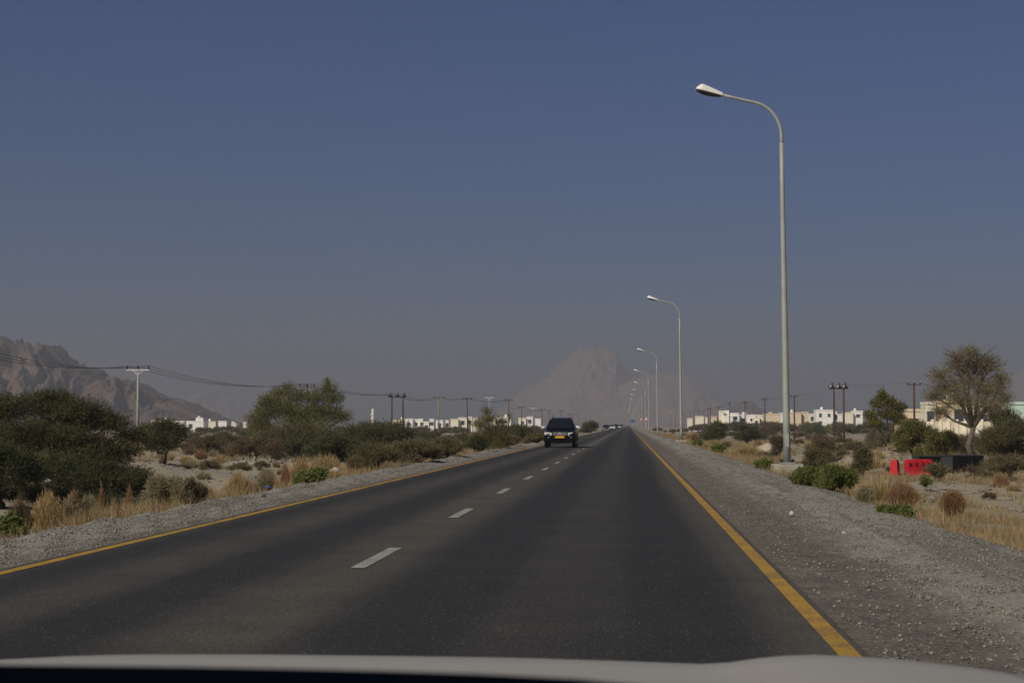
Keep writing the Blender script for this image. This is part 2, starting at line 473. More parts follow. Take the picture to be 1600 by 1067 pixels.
mountain('mountain', [(740, 662), (770, 647), (785, 638), (800, 622), (820, 609), (840, 598), (855, 588), (868, 574), (880, 564), (893, 553), (905, 546), (918, 544), (930, 543), (945, 545), (956, 547), (963, 553), (969, 564), (977, 576), (985, 586), (1000, 596), (1030, 615), (1060, 640), (1090, 662)], 7500, 2200, M_ROCK2, 'hazy broad peak rising behind the end of the road', 5.2, 240, 80, .09, 8)
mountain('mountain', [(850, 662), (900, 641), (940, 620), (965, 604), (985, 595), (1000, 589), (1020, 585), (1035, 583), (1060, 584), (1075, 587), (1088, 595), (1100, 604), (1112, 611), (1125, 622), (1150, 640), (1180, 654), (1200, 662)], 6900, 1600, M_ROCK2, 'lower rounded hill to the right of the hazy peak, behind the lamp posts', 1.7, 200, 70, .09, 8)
mountain('mountain', [(1105, 662), (1125, 648), (1142, 636), (1155, 629), (1165, 627), (1176, 629), (1190, 640), (1205, 650), (1225, 662)], 4200, 500, M_ROCK, 'small brown conical hill behind the white houses right of the road', 2.9, 80, 40, .25, 5)
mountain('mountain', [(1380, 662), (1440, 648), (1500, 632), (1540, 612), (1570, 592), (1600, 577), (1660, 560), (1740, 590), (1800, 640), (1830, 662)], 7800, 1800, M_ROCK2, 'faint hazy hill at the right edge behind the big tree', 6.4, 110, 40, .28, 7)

# ------------------------------------------------------------------ haze
hz = MB(); hz.box((0, 4800, 167), (15800, 12200, 344))
m = bpy.data.materials.new('haze_air'); m.use_nodes = True; nn = m.node_tree.nodes
nn.remove(nn['Principled BSDF']); pv = nn.new('ShaderNodeVolumePrincipled')
pv.inputs['Density'].default_value = HAZE_DENSITY; pv.inputs['Color'].default_value = (*HAZE_COLOR, 1); pv.inputs['Anisotropy'].default_value = .0
m.node_tree.links.new(pv.outputs[0], nn['Material Output'].inputs['Volume'])
haze = hz.build('haze', m); tag(haze, kind='stuff')
# ------------------------------------------------------------------ our own car (bonnet and dashboard seen at the bottom)
M_WCAR = mat('white_car_paint', (.40, .38, .325), .45, 0, .4)
M_DASH = mat('black_dashboard', (.012, .012, .013), .9, 0, .1)
M_RUB = mat('black_rubber', (.015, .015, .015), .85, 0, .2)
M_GLASSD = mat('dark_car_glass', (.010, .012, .018), .08, 0, .4)
CC = -.37                                     # centre line of our car, seen from the passenger side
own = empty('white_car', (CC, 0, 0), label='white car in the foreground whose bonnet fills the bottom edge of the view', cat='car')
HS = [(-60, 1034), (0, 1030), (100, 1025), (200, 1022), (400, 1022), (600, 1024), (800, 1027), (900, 1030), (1020, 1034), (1100, 1037), (1145, 1034), (1190, 1027), (1250, 1022), (1300, 1023), (1350, 1026), (1420, 1030), (1500, 1037), (1560, 1043), (1600, 1048)]
hx = []; hz_ = []
for p, q in HS:
    w = at(p, q, 1.9); hx.append(w.x - CC); hz_.append(w.z)
hx += [.80, .87, .91]; hz_ += [hz_[-1] - .02, hz_[-1] - .08, hz_[-1] - .16]
def hood_z(x):
    x = abs(x) if x < hx[0] else x
    return float(np.interp(x, hx, hz_))
rows = [(.80, .118), (1.0, .095), (1.3, .06), (1.6, .026), (1.8, .006), (1.9, 0), (1.98, -.035), (2.06, -.10), (2.12, -.2), (2.15, -.32)]
xs = np.unique(np.concatenate([np.linspace(-.91, .91, 60)]))
b = MB(); rings = []
for y, dz in rows:
    rings.append([(x, y - max(0, abs(x) - .6) ** 2 * 1.2, hood_z(x) + dz) for x in xs])
b.loft(rings, closed=False, cap=False)
own_hood = b.build('bonnet', M_WCAR, own, smooth=True)
sd = own_hood.modifiers.new('thick', 'SOLIDIFY'); sd.thickness = .02; sd.offset = -1
b = MB()
def prof(x, pts): return [(x, y, z) for y, z in pts]
side = [(2.12, .30), (2.14, .55), (2.10, .86), (1.85, 1.02), (1.0, 1.08), (.7, 1.1), (-1.9, 1.08), (-2.35, .98), (-2.42, .6), (-2.38, .3)]
b.loft([prof(-.925, side), prof(-.90, side), ] , cap=True)
b.build('side_panel', M_WCAR, own)
b = MB(); b.loft([prof(.90, side), prof(.925, side)], cap=True); b.build('side_panel', M_WCAR, own)
b = MB(); b.box((0, 2.09, .55), (1.79, .12, .5)); b.build('front_bumper', M_WCAR, own, bevel=.03)
b = MB(); b.box((0, -2.36, .7), (1.79, .1, .7)); b.build('tailgate', M_WCAR, own, bevel=.03)
b = MB(); b.box((0, 0, .3), (1.78, 4.2, .06)); b.build('floor_pan', M_RUB, own)
b = MB(); b.box((0, -.85, 1.70), (1.36, 2.5, .05)); b.build('roof', M_WCAR, own, bevel=.02)
for s_ in (-1, 1):
    for q0, q1, rr in (((.86, .95, 1.12), (.68, .38, 1.69), .035), ((.88, -.55, 1.08), (.68, -.55, 1.69), .04), ((.88, -2.2, 1.06), (.68, -1.9, 1.69), .05)):
        b = MB(); b.tube([(s_ * q0[0], *q0[1:]), (s_ * q1[0], *q1[1:])], rr, 6); b.build('pillar', M_WCAR, own)
    for y in (1.35, -1.45):
        b = MB(); b.tube([(s_ * .70, y, .34), (s_ * .93, y, .34)], .34, 20); b.build('wheel', M_RUB, own)
DS = [(-200, 1036), (0, 1038), (300, 1041), (500, 1045), (700, 1050), (850, 1057), (950, 1063), (1100, 1080), (1300, 1100), (1700, 1130)]
dx = [at(p, q, .72).x - CC for p, q in DS]; dz = [at(p, q, .72).z for p, q in DS]
dxs = np.linspace(-.8, .8, 40); rings = []
for y, o in ((.78, -.10), (.76, -.03), (.745, -.006), (.72, 0), (.66, -.006), (.55, -.03), (.46, -.07), (.42, -.16), (.40, -.45)):
    rings.append([(x, y, float(np.interp(x, dx, dz)) + o) for x in dxs])
b = MB(); b.loft(rings, closed=False, cap=False); o = b.build('dashboard', M_DASH, own, smooth=True)
sd = o.modifiers.new('thick', 'SOLIDIFY'); sd.thickness = .02; sd.offset = 1
w = at(97, 1047, .76)
b = MB(); b.box((w.x - CC, .76, w.z - .010), (.006, .012, .016)); b.build('dash_sensor', M_DASH, own, bevel=.003)
w = at(97, 1044, 1.0)

# ------------------------------------------------------------------ street lamps
M_GALV = mat('galvanised_steel', (.33, .345, .31), .6, .1, .5, var=.1, scale=3)
M_HEAD = mat('lamp_head_white', (.78, .77, .73), .4, 0, .5)
M_LENS = mat('lamp_lens', (.035, .035, .035), .35, 0, .5)
M_CONC = mat('concrete', (.34, .31, .26), .95, 0, .1, var=.18, scale=4, bump=.4)
M_BOLT = mat('dark_bolts', (.03, .03, .03), .7, .3)
LAMPS = [(1229.5, 55.0), (1064.5, 144.5), (1027.5, 238), (1014, 328), (1009, 421), (1003.5, 506), (999, 592), (996, 684), (994, 776), (992, 868), (990.5, 960), (989.5, 1052), (988.5, 1144), (988, 1236), (987.5, 1328), (987, 1420)]
LORD = ['nearest and tallest', 'second', 'third', 'fourth', 'fifth', 'sixth', 'seventh', 'eighth', 'ninth', 'tenth', 'eleventh', 'twelfth', 'thirteenth', 'fourteenth', 'fifteenth', 'farthest']
LTOP = 12.0
def lamp_proto():
    t = empty('street_lamp', (0, 0, 0))
    b = MB(); b.box((0, 0, .06), (.95, .95, .5), taper=.97); b.build('concrete_footing', M_CONC, t, bevel=.03)
    b = MB(); b.box((0, 0, .345), (.46, .46, .03)); 
    b.build('base_plate', M_GALV, t)
    b = MB(); b.tube([(0, 0, .31), (0, 0, .37), (0, 0, .371), (0, 0, .41), (0, 0, .411), (0, 0, .46)], [.022, .022, .04, .04, .022, .022], 6); bm_ = b.mesh('anchor_bolt')
    for sx in (-1, 1):
        for sy in (-1, 1): link('anchor_bolt', bm_, M_BOLT, t, (sx * .18, sy * .18, 0))
    lean = -.010
    b = MB(); zs = np.linspace(.36, 10.47, 8)
    b.tube([(lean * (z - .3), 0, z) for z in zs], [.118 - .052 * (z / 10.47) for z in zs], 14)
    b.build('pole', M_GALV, t, smooth=True)
    b = MB(); b.box((lean * .8 - .0, -.112, 1.05), (.11, .03, .42)); b.build('access_door', M_GALV, t, bevel=.006)
    b = MB(); x0 = lean * 10.15
    z0 = 10.47; pts = [(x0, 0, z0 - .15), (x0, 0, z0 + .2)]; rr = 1.02
    for k in range(1, 13):
        a = R(76) * k / 12; pts.append((x0 - rr * (1 - math.cos(a)), 0, z0 + .2 + rr * math.sin(a) * 1.1))
    ex, ez = pts[-1][0], pts[-1][2]
    for d in (.4, .75, 1.12): pts.append((ex - d, 0, ez + d * .24))
    b.tube(pts, [.060] * 2 + [.056 - .012 * k / 14 for k in range(len(pts) - 2)], 12)
    b.build('arm', M_GALV, t, smooth=True)
    hx0, hz0 = pts[-1][0] + .06, pts[-1][2] - .01
    hd = bpy.data.objects.new('lamp_head', None)
    def ring(d, w, up, dn, tw=.55):
        return [(-d, -w, -dn * .35), (-d, -w * .97, 0), (-d, -w * .86, up * .55), (-d, -w * tw, up * .93), (-d, 0, up), (-d, w * tw, up * .93), (-d, w * .86, up * .55), (-d, w * .97, 0), (-d, w, -dn * .35), (-d, w * .6, -dn * .6), (-d, 0, -dn * .66), (-d, -w * .6, -dn * .6)]
    b = MB(); b.loft([ring(0, .055, .05, .06), ring(.05, .08, .07, .08), ring(.3, .125, .12, .085), ring(.62, .175, .18, .085), ring(.72, .18, .195, .08), ring(.80, .165, .15, .07), ring(.885, .10, .035, .06), ring(.90, .07, .01, .04)])
    ho = b.build('lamp_head', M_HEAD, t, (hx0, 0, hz0), bevel=.012); ho.rotation_euler = (0, R(14), 0)
    bpy.data.objects.remove(hd)
    rings = []
    for d, w, dn in ((.04, .05, .06), (.12, .085, .10), (.35, .125, .135), (.6, .165, .14), (.76, .165, .115), (.86, .11, .07), (.895, .06, .04)):
        rings.append([(-d, w * math.cos(a), -.032 - (dn - .032) * max(0, -math.sin(a)) + .012 * max(0, math.sin(a))) for a in [2 * math.pi * k / 14 for k in range(14)]])
    b = MB(); b.loft(rings); b.build('lens', M_LENS, ho, smooth=True)
    return t
def copy_tree(o, parent=None):
    c = o.copy(); C.objects.link(c)
    if parent is not None: c.parent = parent
    for ch in o.children: copy_tree(ch, c)
    return c
lp = lamp_proto()
for i, (px, Y) in enumerate(LAMPS):
    o = lp if i == 0 else copy_tree(lp)
    x = xat(px, Y)
    o.location = (x, Y, gz1(x, Y) + .05 if i else -.12)
    if i == 0: o.location.z = -.18
    else: o.location.z = -.22 - (.25 if i > 1 else 0)
    o.rotation_euler = (0, 0, R(random.Random(i).uniform(-3, 3)))
    lab = {0: 'nearest and tallest grey street lamp with a curved arm and white head', 15: 'farthest tiny street lamp of the row where the road vanishes'}.get(i, f'{LORD[i]} street lamp from the camera in the row along the right verge')
    tag(o, lab, 'street lamp', 'street lamps along the right verge')

# ------------------------------------------------------------------ utility poles and wires
M_WOOD = mat('brown_wooden_pole', (.085, .045, .032), .85, 0, .2, var=.2, scale=3)
M_WOOD2 = mat('pale_wooden_pole', (.26, .19, .12), .85, 0, .2, var=.15, scale=3)
M_PGREY = mat('grey_utility_pole', (.30, .30, .28), .7, 0, .3, var=.12, scale=2)
M_WARM = mat('white_crossarm', (.55, .54, .50), .6)
M_INS = mat('dark_insulator', (.02, .018, .018), .3)
M_WIRE = mat('dark_wire', (.03, .03, .032), .6)
def upole(px, top, Y, kind, label, group, w=None, lean=0.0):
    """kind: 'tee' single pole with crossarm, 'aitch' two poles joined by a crossarm, 'plain' pole with small arm"""
    c = at(px, top, Y); g = gz1(c.x, Y) - .3; H = c.z - g
    t = empty('utility_pole', (c.x, Y, g), label=label, cat='utility pole', group=group)
    r = .13 if w is None else w
    pm = {'wood': M_WOOD, 'pale': M_WOOD2, 'grey': M_PGREY}[kind[1]]
    if kind[0] == 'aitch':
        half = kind[2]
        for s_ in (-1, 1):
            b = MB(); b.tube([(s_ * half, 0, 0), (s_ * half, 0, H)], [r * 1.15, r * .85], 10); b.build('pole', pm, t, smooth=True)
        b = MB(); b.box((0, 0, H - .25), (half * 2 + 1.3, .14, .14)); b.build('crossarm', M_INS, t)
        for k in (-half - .3, 0, half + .15):
            b = MB(); b.tube([(k - .18, 0, H - .18), (k, 0, H + .15), (k + .12, 0, H + .6)], [.26, .24, .05], 8); b.box((k, 0, H - .1), (.75, .3, .3)); b.build('insulator', M_INS, t)
        heads = [(-half - .3, 0, H + .3), (0, 0, H + .1), (half + .15, 0, H + .3)]
    else:
        b = MB(); b.tube([(0, 0, 0), (-lean * H, 0, H)], [r * 1.2, r * .8], 10); b.build('pole', pm, t, smooth=True)
        aw = kind[2]; 
        b = MB(); b.box((-lean * H, -.12, H - .3), (aw, .11, .13)); b.build('crossarm', M_WARM if kind[1] == 'grey' else pm, t)
        if kind[1] == 'grey':
            b = MB()
            for s_ in (-1, 1): b.tube([(s_ * aw * .22, -.12, H - .32), (s_ * .08, -.12, H - .85)], .05, 6)
            b.build('brace', M_WARM, t)
        heads = []
        for k in (-aw / 2 + .08, 0, aw / 2 - .08):
            b = MB(); zz = H - .22; b.tube([(k - lean * H, -.12, zz), (k - lean * H, -.12, zz + .16), (k - lean * H, -.12, zz + .38)], [.05, .12, .06], 8); b.build('insulator', M_INS, t)
            heads.append((k - lean * H, -.12, zz + .38))
    return t, [Vector((c.x, Y, g)) + Vector(h) for h in heads]
GL, GR = 'utility poles left of the road', 'utility poles right of the road'
left = []
left.append(upole(-150, 520, 120, ('tee', 'grey', 2.9), 'grey utility pole outside the left edge of the view', GL))
left.append(upole(216, 574, 190, ('tee', 'grey', 2.6), 'tall grey utility pole with a white crossarm beside the big acacia', GL, .15))
left.append(upole(480, 601, 262, ('tee', 'wood', 2.4), 'utility pole whose insulators show above the tall green tree on the left', GL))
left.append(upole(621, 618, 305, ('aitch', 'wood', 1.0), 'brown double pole with joined crossarm standing left of the white houses', GL, .15))
left.append(upole(685.5, 621, 360, ('tee', 'pale', 2.1), 'pale wooden pole with a faded crossarm before the white houses', GL, .14))
left.append(upole(731, 622, 395, ('tee', 'wood', 2.3), 'dark slightly leaning pole in front of the cream houses', GL, .14, .022))
left.append(upole(795, 624, 450, ('tee', 'wood', 2.0), 'dark pole between the feathery tree and the black off-road car', GL))
left.append(upole(815, 635, 560, ('tee', 'wood', 2.2), 'thin pole with a wide crossarm left of the black off-road car', GL))
left.append(upole(847, 639, 640, ('tee', 'wood', 2.2), 'thin pole rising just behind the left side of the black off-road car', GL))
FAR = ['first', 'second', 'third', 'fourth', 'fifth', 'sixth', 'seventh', 'eighth']
for px, tp, Y in ((858, 640, 720), (877, 641, 800), (889, 646, 920), (896, 647, 1020), (904, 648, 1150), (915, 650, 1300), (922, 652, 1500)):
    left.append(upole(px, tp, Y, ('tee', 'wood', 2.2), FAR[len(left) - 9] + ' of the seven faint poles standing behind the black off-road car, from the left', GL))
upole(764.5, 619, 430, ('tee', 'grey', 2.6), 'pale grey pole with crossarm rising above the feathery tree', GL)
upole(833, 636, 600, ('tee', 'grey', 3.0), 'pale grey pole with a broad crossarm left of the black off-road car', GL)
right = []
right.append(upole(1428, 597, 210, ('tee', 'wood', 1.7), 'reddish brown pole with crossarm between the two trees on the right', GR))
right.append(upole(1310.5, 604, 235, ('aitch', 'wood', .65), 'brown double pole standing on the open ground right of the nearest lamp', GR))
right.append(upole(1241, 617, 300, ('tee', 'wood', 1.4), 'single brown pole just right of the nearest lamp', GR))
right.append(upole(1195, 622, 360, ('tee', 'wood', 1.4), 'dark pole left of the nearest lamp, before the cream houses', GR))
right.append(upole(1164, 627, 430, ('tee', 'wood', .9), 'narrow dark pole in front of the small conical hill', GR))
right.append(upole(1140, 629, 480, ('tee', 'wood', .9), 'narrow dark pole in front of the long white villa', GR))
right.append(upole(1122, 635, 560, ('tee', 'wood', 1.9), 'pole with two bulky insulators at the left end of the villa', GR))
right.append(upole(1110, 637, 620, ('tee', 'wood', .8), 'thin bare pole just left of the pole with bulky insulators', GR))
for px, tp, Y in ((1106, 638, 680), (1100, 640, 740), (1092, 641, 800), (1084, 642, 880), (1078.5, 642, 940), (1069, 644, 1050), (1055, 646, 1200), (1048, 648, 1350)):
    right.append(upole(px, tp, Y, ('tee', 'wood', 1.6), FAR[len(right) - 8] + ' of the eight faint poles left of the villa, counted leftward from it', GR))

def wire(pts, sag, r, label, group):
    b = MB(); P = []
    for a, c in zip(pts[:-1], pts[1:]):
        L = (c - a).length
        for k in range(12):
            t = k / 12; p = a.lerp(c, t); p.z -= sag * (L / 90) * 4 * t * (1 - t); P.append(p)
    P.append(pts[-1]); b.tube(P, r, 4, caps=False)
    tag(b.build('power_line', M_WIRE), label, 'power line', group)
for k in range(3):
    wire([h[k] for _, h in left[:9]], 1.5, .022, 'thin dark wire on the %s of the crossarms along the left poles' % ('left end', 'middle', 'right end')[k], 'wires along the left poles')
    wire([h[k] for _, h in right[:8]], .9, .004, 'thin dark wire on the %s of the crossarms along the right poles' % ('left end', 'middle', 'right end')[k], 'wires along the right poles')

# ------------------------------------------------------------------ road signs, far
M_SWHITE = mat('sign_white', (.6, .58, .56), .5); M_SRED = mat('sign_red', (.38, .05, .04), .5); M_SBLUE = mat('sign_blue', (.03, .10, .24), .5)
def tri_sign(px, py, Y, label):
    c = at(px, py, Y); g = gz1(c.x, Y)
    t = empty('warning_sign', (c.x, Y, g), label=label, cat='road sign', group='warning signs by the lamps'); h = c.z - g
    b = MB(); b.tube([(0, .05, 0), (0, .05, h + .4)], .04, 6); b.build('post', M_GALV, t)
    def tri(r, y0, y1):
        q = [(r * math.sin(R(a)), r * math.cos(R(a))) for a in (0, 120, 240)]
        bb = MB(); bb.loft([[(x, y0, h + z) for x, z in q], [(x, y1, h + z) for x, z in q]]); return bb
    tri(.75, 0, -.03).build('red_border', M_SRED, t); tri(.5, -.031, -.036).build('white_panel', M_SWHITE, t)
tri_sign(1009.5, 654.5, 420, 'red bordered triangular warning sign beside the fifth lamp post')
tri_sign(1002, 655, 520, 'small triangular warning sign farther along, beside the sixth lamp post')
c = at(989, 658, 700); g = gz1(c.x, 700); t = empty('blue_sign', (c.x, 700, g), label='blue roadside sign near the vanishing end of the lamp row', cat='road sign')
b = MB(); b.box((0, 0, c.z - g), (1.5, .05, 1.3)); b.build('panel', M_SBLUE, t, bevel=.02); b = MB(); b.tube([(0, .06, 0), (0, .06, c.z - g + .5)], .05, 6); b.build('post', M_GALV, t)

# ------------------------------------------------------------------ vehicles
M_BLACK = mat('black_car_paint', (.006, .006, .007), .22, 0, .3)
M_SILV = mat('silver_car_paint', (.42, .42, .43), .3, .3)
M_WHCAR = mat('white_traffic_paint', (.70, .69, .67), .3)
M_MAROON = mat('dark_grey_car_paint', (.035, .033, .036), .25)
M_CHROME = mat('chrome', (.80, .80, .81), .25, .3)
M_LAMPG = mat('headlight_glass', (.72, .74, .70), .15, .15)
M_PLATE = mat('yellow_plate', (.62, .42, .02), .5)
M_PFRAME = mat('plate_surround', (.10, .012, .010), .5)
M_TRIM = mat('dark_bumper_trim', (.005, .005, .005), .8, 0, .05)
def offroader(x, Y):
    t = empty('off_road_car', (x, Y, 0), label='black off-road car with yellow plate driving towards the camera', cat='car')
    sp = [(.10, .34), (.02, .50), (0, .78), (.05, .95), (.14, 1.0), (.9, 1.08), (1.32, 1.15), (2.0, 1.17), (4.5, 1.16), (4.72, 1.0), (4.76, .5), (4.6, .34), (2.4, .30)]
    def st(x, k, dz=0): return [(x, 2.4 + (y - 2.4) * k, .42 + (z - .42) * (k if z > .9 else 1) + dz) for y, z in sp]
    b = MB(); b.loft([st(-.935, .955), st(-.90, .985), st(-.72, 1.0), st(0, 1.004, .012), st(.72, 1.0), st(.90, .985), st(.935, .955)])
    b.build('body', M_BLACK, t)
    # greenhouse
    b = MB(); gp = [(1.22, 1.10, .87), (2.02, 1.745, .64), (2.5, 1.81, .60), (4.1, 1.81, .60), (4.45, 1.75, .62), (4.66, 1.10, .86)]
    b.loft([[(-w, y, z) for y, z, w in gp], [(-w * .86, y + (.03 if y < 2 else 0), z + (.018 if z > 1.5 else 0)) for y, z, w in gp], [(w * .86, y + (.03 if y < 2 else 0), z + (.018 if z > 1.5 else 0)) for y, z, w in gp], [(w, y, z) for y, z, w in gp]])
    b.build('cabin', M_BLACK, t, bevel=.09, seg=4)
    b = MB(); a0, a1 = (1.235, 1.165), (1.955, 1.735)
    ws = [(-.78, a0), (.78, a0), (.575, a1), (-.575, a1)]
    nrm = Vector((0, -(a1[1] - a0[1]), a1[0] - a0[0])).normalized()
    q0 = [Vector((xx, p[0], p[1])) + nrm * .012 for xx, p in ws]; q1 = [p + nrm * .03 for p in q0]
    b.loft([q0, q1]); b.build('windscreen', M_GLASSD, t)
    for s_ in (-1, 1):
        for y0, y1, lab in ((1.75, 2.75, 0), (2.85, 3.6, 0), (3.7, 4.35, 0)):
            q = [(s_ * .862, y0 - (.28 if y0 < 2 else 0), 1.20), (s_ * .862, y1, 1.20), (s_ * .665, y1, 1.68), (s_ * .665, y0 + .22 * (y0 < 2), 1.68)]
            b = MB(); b.loft([q, [(p[0] + s_ * .012, p[1], p[2] + .004) for p in q]]); b.build('side_window', M_GLASSD, t)
        b = MB(); b.tube([(s_ * .56, 2.6, 1.81), (s_ * .56, 2.75, 1.845), (s_ * .56, 4.1, 1.845), (s_ * .56, 4.25, 1.81)], .018, 6); b.build('roof_rail', M_TRIM, t)
        # mirror
        b = MB(); b.box((s_ * 1.055, 1.52, 1.235), (.23, .12, .145), ry=s_ * .12); mo = b.build('mirror', M_CHROME, t, bevel=.035, seg=3)
        b = MB(); b.box((s_ * .935, 1.54, 1.185), (.1, .06, .05)); b.build('mirror_arm', M_BLACK, mo)
        # headlight
        hq = [(s_ * .47, .80), (s_ * .54, .725), (s_ * .72, .745), (s_ * .83, .82), (s_ * .875, .925), (s_ * .68, .935), (s_ * .48, .905)]
        def fy(xx): return .012 + max(0, abs(xx) - .62) ** 2 * 1.6
        b = MB(); b.loft([[(xx, fy(xx) + .10, z) for xx, z in hq], [(xx * .995, fy(xx) - .018, z) for xx, z in hq]]); ho = b.build('headlight', M_LAMPG, t)
        for cx, cz, rr in ((s_ * .58, .82, .06), (s_ * .735, .85, .055)):
            b = MB(); b.tube([(cx, fy(cx) - .015, cz), (cx, fy(cx) - .03, cz)], rr * .55, 12); b.build('reflector', M_TRIM, ho)
        b = MB(); b.tube([(s_ * .66, .06, .56), (s_ * .66, -.02, .56)], [.085, .08], 14); b.build('fog_light', M_LAMPG, t)
        # wheels
        for y in (.98, 3.76):
            b = MB(); rr = .385; rings = []
            for xo, r_ in ((.70, .30), (.70, .355), (.72, .382), (.80, .388), (.90, .382), (.925, .355), (.925, .30)):
                rings.append([(s_ * xo, y + r_ * math.cos(2 * math.pi * k / 24), .388 + r_ * math.sin(2 * math.pi * k / 24)) for k in range(24)])
            b.loft(rings, cap=True); wo = b.build('wheel', M_RUB, t)
            b = MB(); b.tube([(s_ * .915, y, .388), (s_ * .935, y, .388)], .24, 16); b.build('rim', M_SILV, wo)
            b = MB()
            arc = [(y + .47 * math.cos(a), .40 + .47 * math.sin(a)) for a in np.linspace(0, math.pi, 13)]
            for (ya, za), (yb, zb) in zip(arc[:-1], arc[1:]): b.tube([(s_ * .915, ya, za), (s_ * .915, yb, zb)], .05, 6)
            b.build('wheel_arch', M_BLACK, t, smooth=True)
    # grille with chrome bars and three-diamond emblem
    b = MB(); b.box((0, -.008, .855), (.86, .05, .20)); go = b.build('grille', M_TRIM, t, bevel=.015)
    for z in (.79, .855, .92):
        b = MB(); b.box((0, -.04, z), (.84 if z > .8 else .78, .03, .016)); b.build('chrome_bar', M_CHROME, go)
    def dia(ang):
        d = Vector((math.cos(ang), 0, math.sin(ang))); p = Vector((-d.z, 0, d.x)); o = Vector((0, -.062, .868))
        return [o + d * .005, o + d * .052 + p * .03, o + d * .10, o + d * .052 - p * .03]
    b = MB()
    for an in (90, 210, 330):
        q = dia(R(an)); b.loft([q, [v + Vector((0, -.012, 0)) for v in q]])
    b.build('emblem', M_CHROME, go)
    b = MB(); b.box((0, -.012, .52), (1.60, .06, .20)); bo = b.build('front_bumper', M_TRIM, t, bevel=.03)
    b = MB(); b.box((0, .0, .345), (1.30, .08, .13)); b.build('skid_plate', M_TRIM, t, bevel=.02)
    b = MB(); b.box((0, -.05, .655), (.66, .02, .15)); po = b.build('plate_holder', M_PFRAME, t)
    b = MB(); b.box((.0, -.064, .655), (.50, .01, .115)); b.build('number_plate', M_PLATE, po)
    b = MB(); b.box((0, .62, 1.095), (.10, .5, .03)); b.build('bonnet_crease', M_BLACK, t, bevel=.012)
    for xx in (-.25, .22):
        b = MB(); b.tube([(xx, 1.21, 1.165), (xx + .5, 1.33, 1.27)], .012, 5); b.build('wiper', M_TRIM, t)
    b = MB(); b.tube([(-.45, 2.35, 1.85), (-.47, 2.55, 2.02)], .014, 5); b.build('aerial', M_TRIM, t)
    return t
ox = xat(874.5, 102.5)
offroader(ox, 102.5).scale = (1.01, 1.01, .985)

def saloon(x, Y, rz, paint, label, group=None, h=1.45, van=False):
    t = empty('traffic_car', (x, Y, 0), rz, label, 'car', group)
    k = h / 1.45
    sp = [(.06, .30), (0, .5), (.05, .72), (.9, .86 * k), (1.2, .92 * k), (3.9, .95 * k), (4.35, .9), (4.4, .5), (4.3, .30)]
    def st(xx, f): return [(xx, 2.2 + (y - 2.2) * f, z) for y, z in sp]
    b = MB(); b.loft([st(-.875, .96), st(-.83, 1), st(.83, 1), st(.875, .96)]); b.build('body', paint, t)
    y0 = .95 if not van else .7
    gp = [(y0, .90 * k, .80), (1.85, 1.40 * k, .60), (2.2, 1.45 * k, .58), (3.2 if not van else 4.1, 1.43 * k, .58), (4.1 if not van else 4.3, .94 * k, .78)]
    b = MB(); b.loft([[(-w, y, z) for y, z, w in gp], [(w, y, z) for y, z, w in gp]]); b.build('cabin', paint, t)
    b = MB(); q = [(-.72, y0 + .06, .94 * k), (.72, y0 + .06, .94 * k), (.55, 1.78, 1.37 * k), (-.55, 1.78, 1.37 * k)]
    b.loft([[(a, c - .03, d + .03) for a, c, d in q], [(a, c - .045, d + .045) for a, c, d in q]]); b.build('windscreen', M_GLASSD, t)
    for s_ in (-1, 1):
        q = [(s_ * .80, 1.35, .96 * k), (s_ * .80, 3.7, .97 * k), (s_ * .625, 3.1, 1.36 * k), (s_ * .625, 1.95, 1.36 * k)]
        b = MB(); b.loft([q, [(p[0] + s_ * .02, p[1], p[2]) for p in q]]); b.build('side_window', M_GLASSD, t)
        b = MB(); b.box((s_ * .64, .015, .68), (.34, .08, .13)); b.build('headlight', M_LAMPG, t, bevel=.02)
        for y in (.85, 3.45):
            b = MB(); b.tube([(s_ * .68, y, .31), (s_ * .885, y, .31)], .31, 18); b.build('wheel', M_RUB, t)
    b = MB(); b.box((0, -.01, .50), (.9, .04, .16)); b.build('grille', M_TRIM, t)
    b = MB(); b.box((0, -.02, .36), (1.6, .05, .10)); b.build('lower_bumper', M_SILV if paint is M_MAROON else M_TRIM, t)
G_C = 'oncoming cars far down the road'
saloon(xat(947.5, 395), 395, R(2), M_MAROON, 'dark oncoming car behind the black off-road car, first of the far traffic', G_C)
saloon(xat(956, 465), 465, R(-2), M_WHCAR, 'white oncoming car just behind the dark car down the road', G_C, 1.5)
saloon(xat(961.5, 520), 520, 0, M_BLACK, 'black oncoming car behind the white one far down the road', G_C, 1.7, True)
saloon(xat(966, 610), 610, 0, M_WHCAR, 'pale oncoming car near the vanishing end of the road', G_C)
saloon(xat(970, 730), 730, 0, M_MAROON, 'farthest dark oncoming car at the vanishing end of the road', G_C, 1.7, True)
saloon(xat(974.5, 820), 820, 0, M_SILV, 'farthest silver car at the vanishing end of the road', G_C)
pc = at(1096.5, 664, 560)
saloon(pc.x, 560, R(55), M_WHCAR, 'white car parked out on the plain left of the white villa')
C.objects[-1].parent.location.z = gz1(pc.x, 560) if C.objects[-1].parent else 0

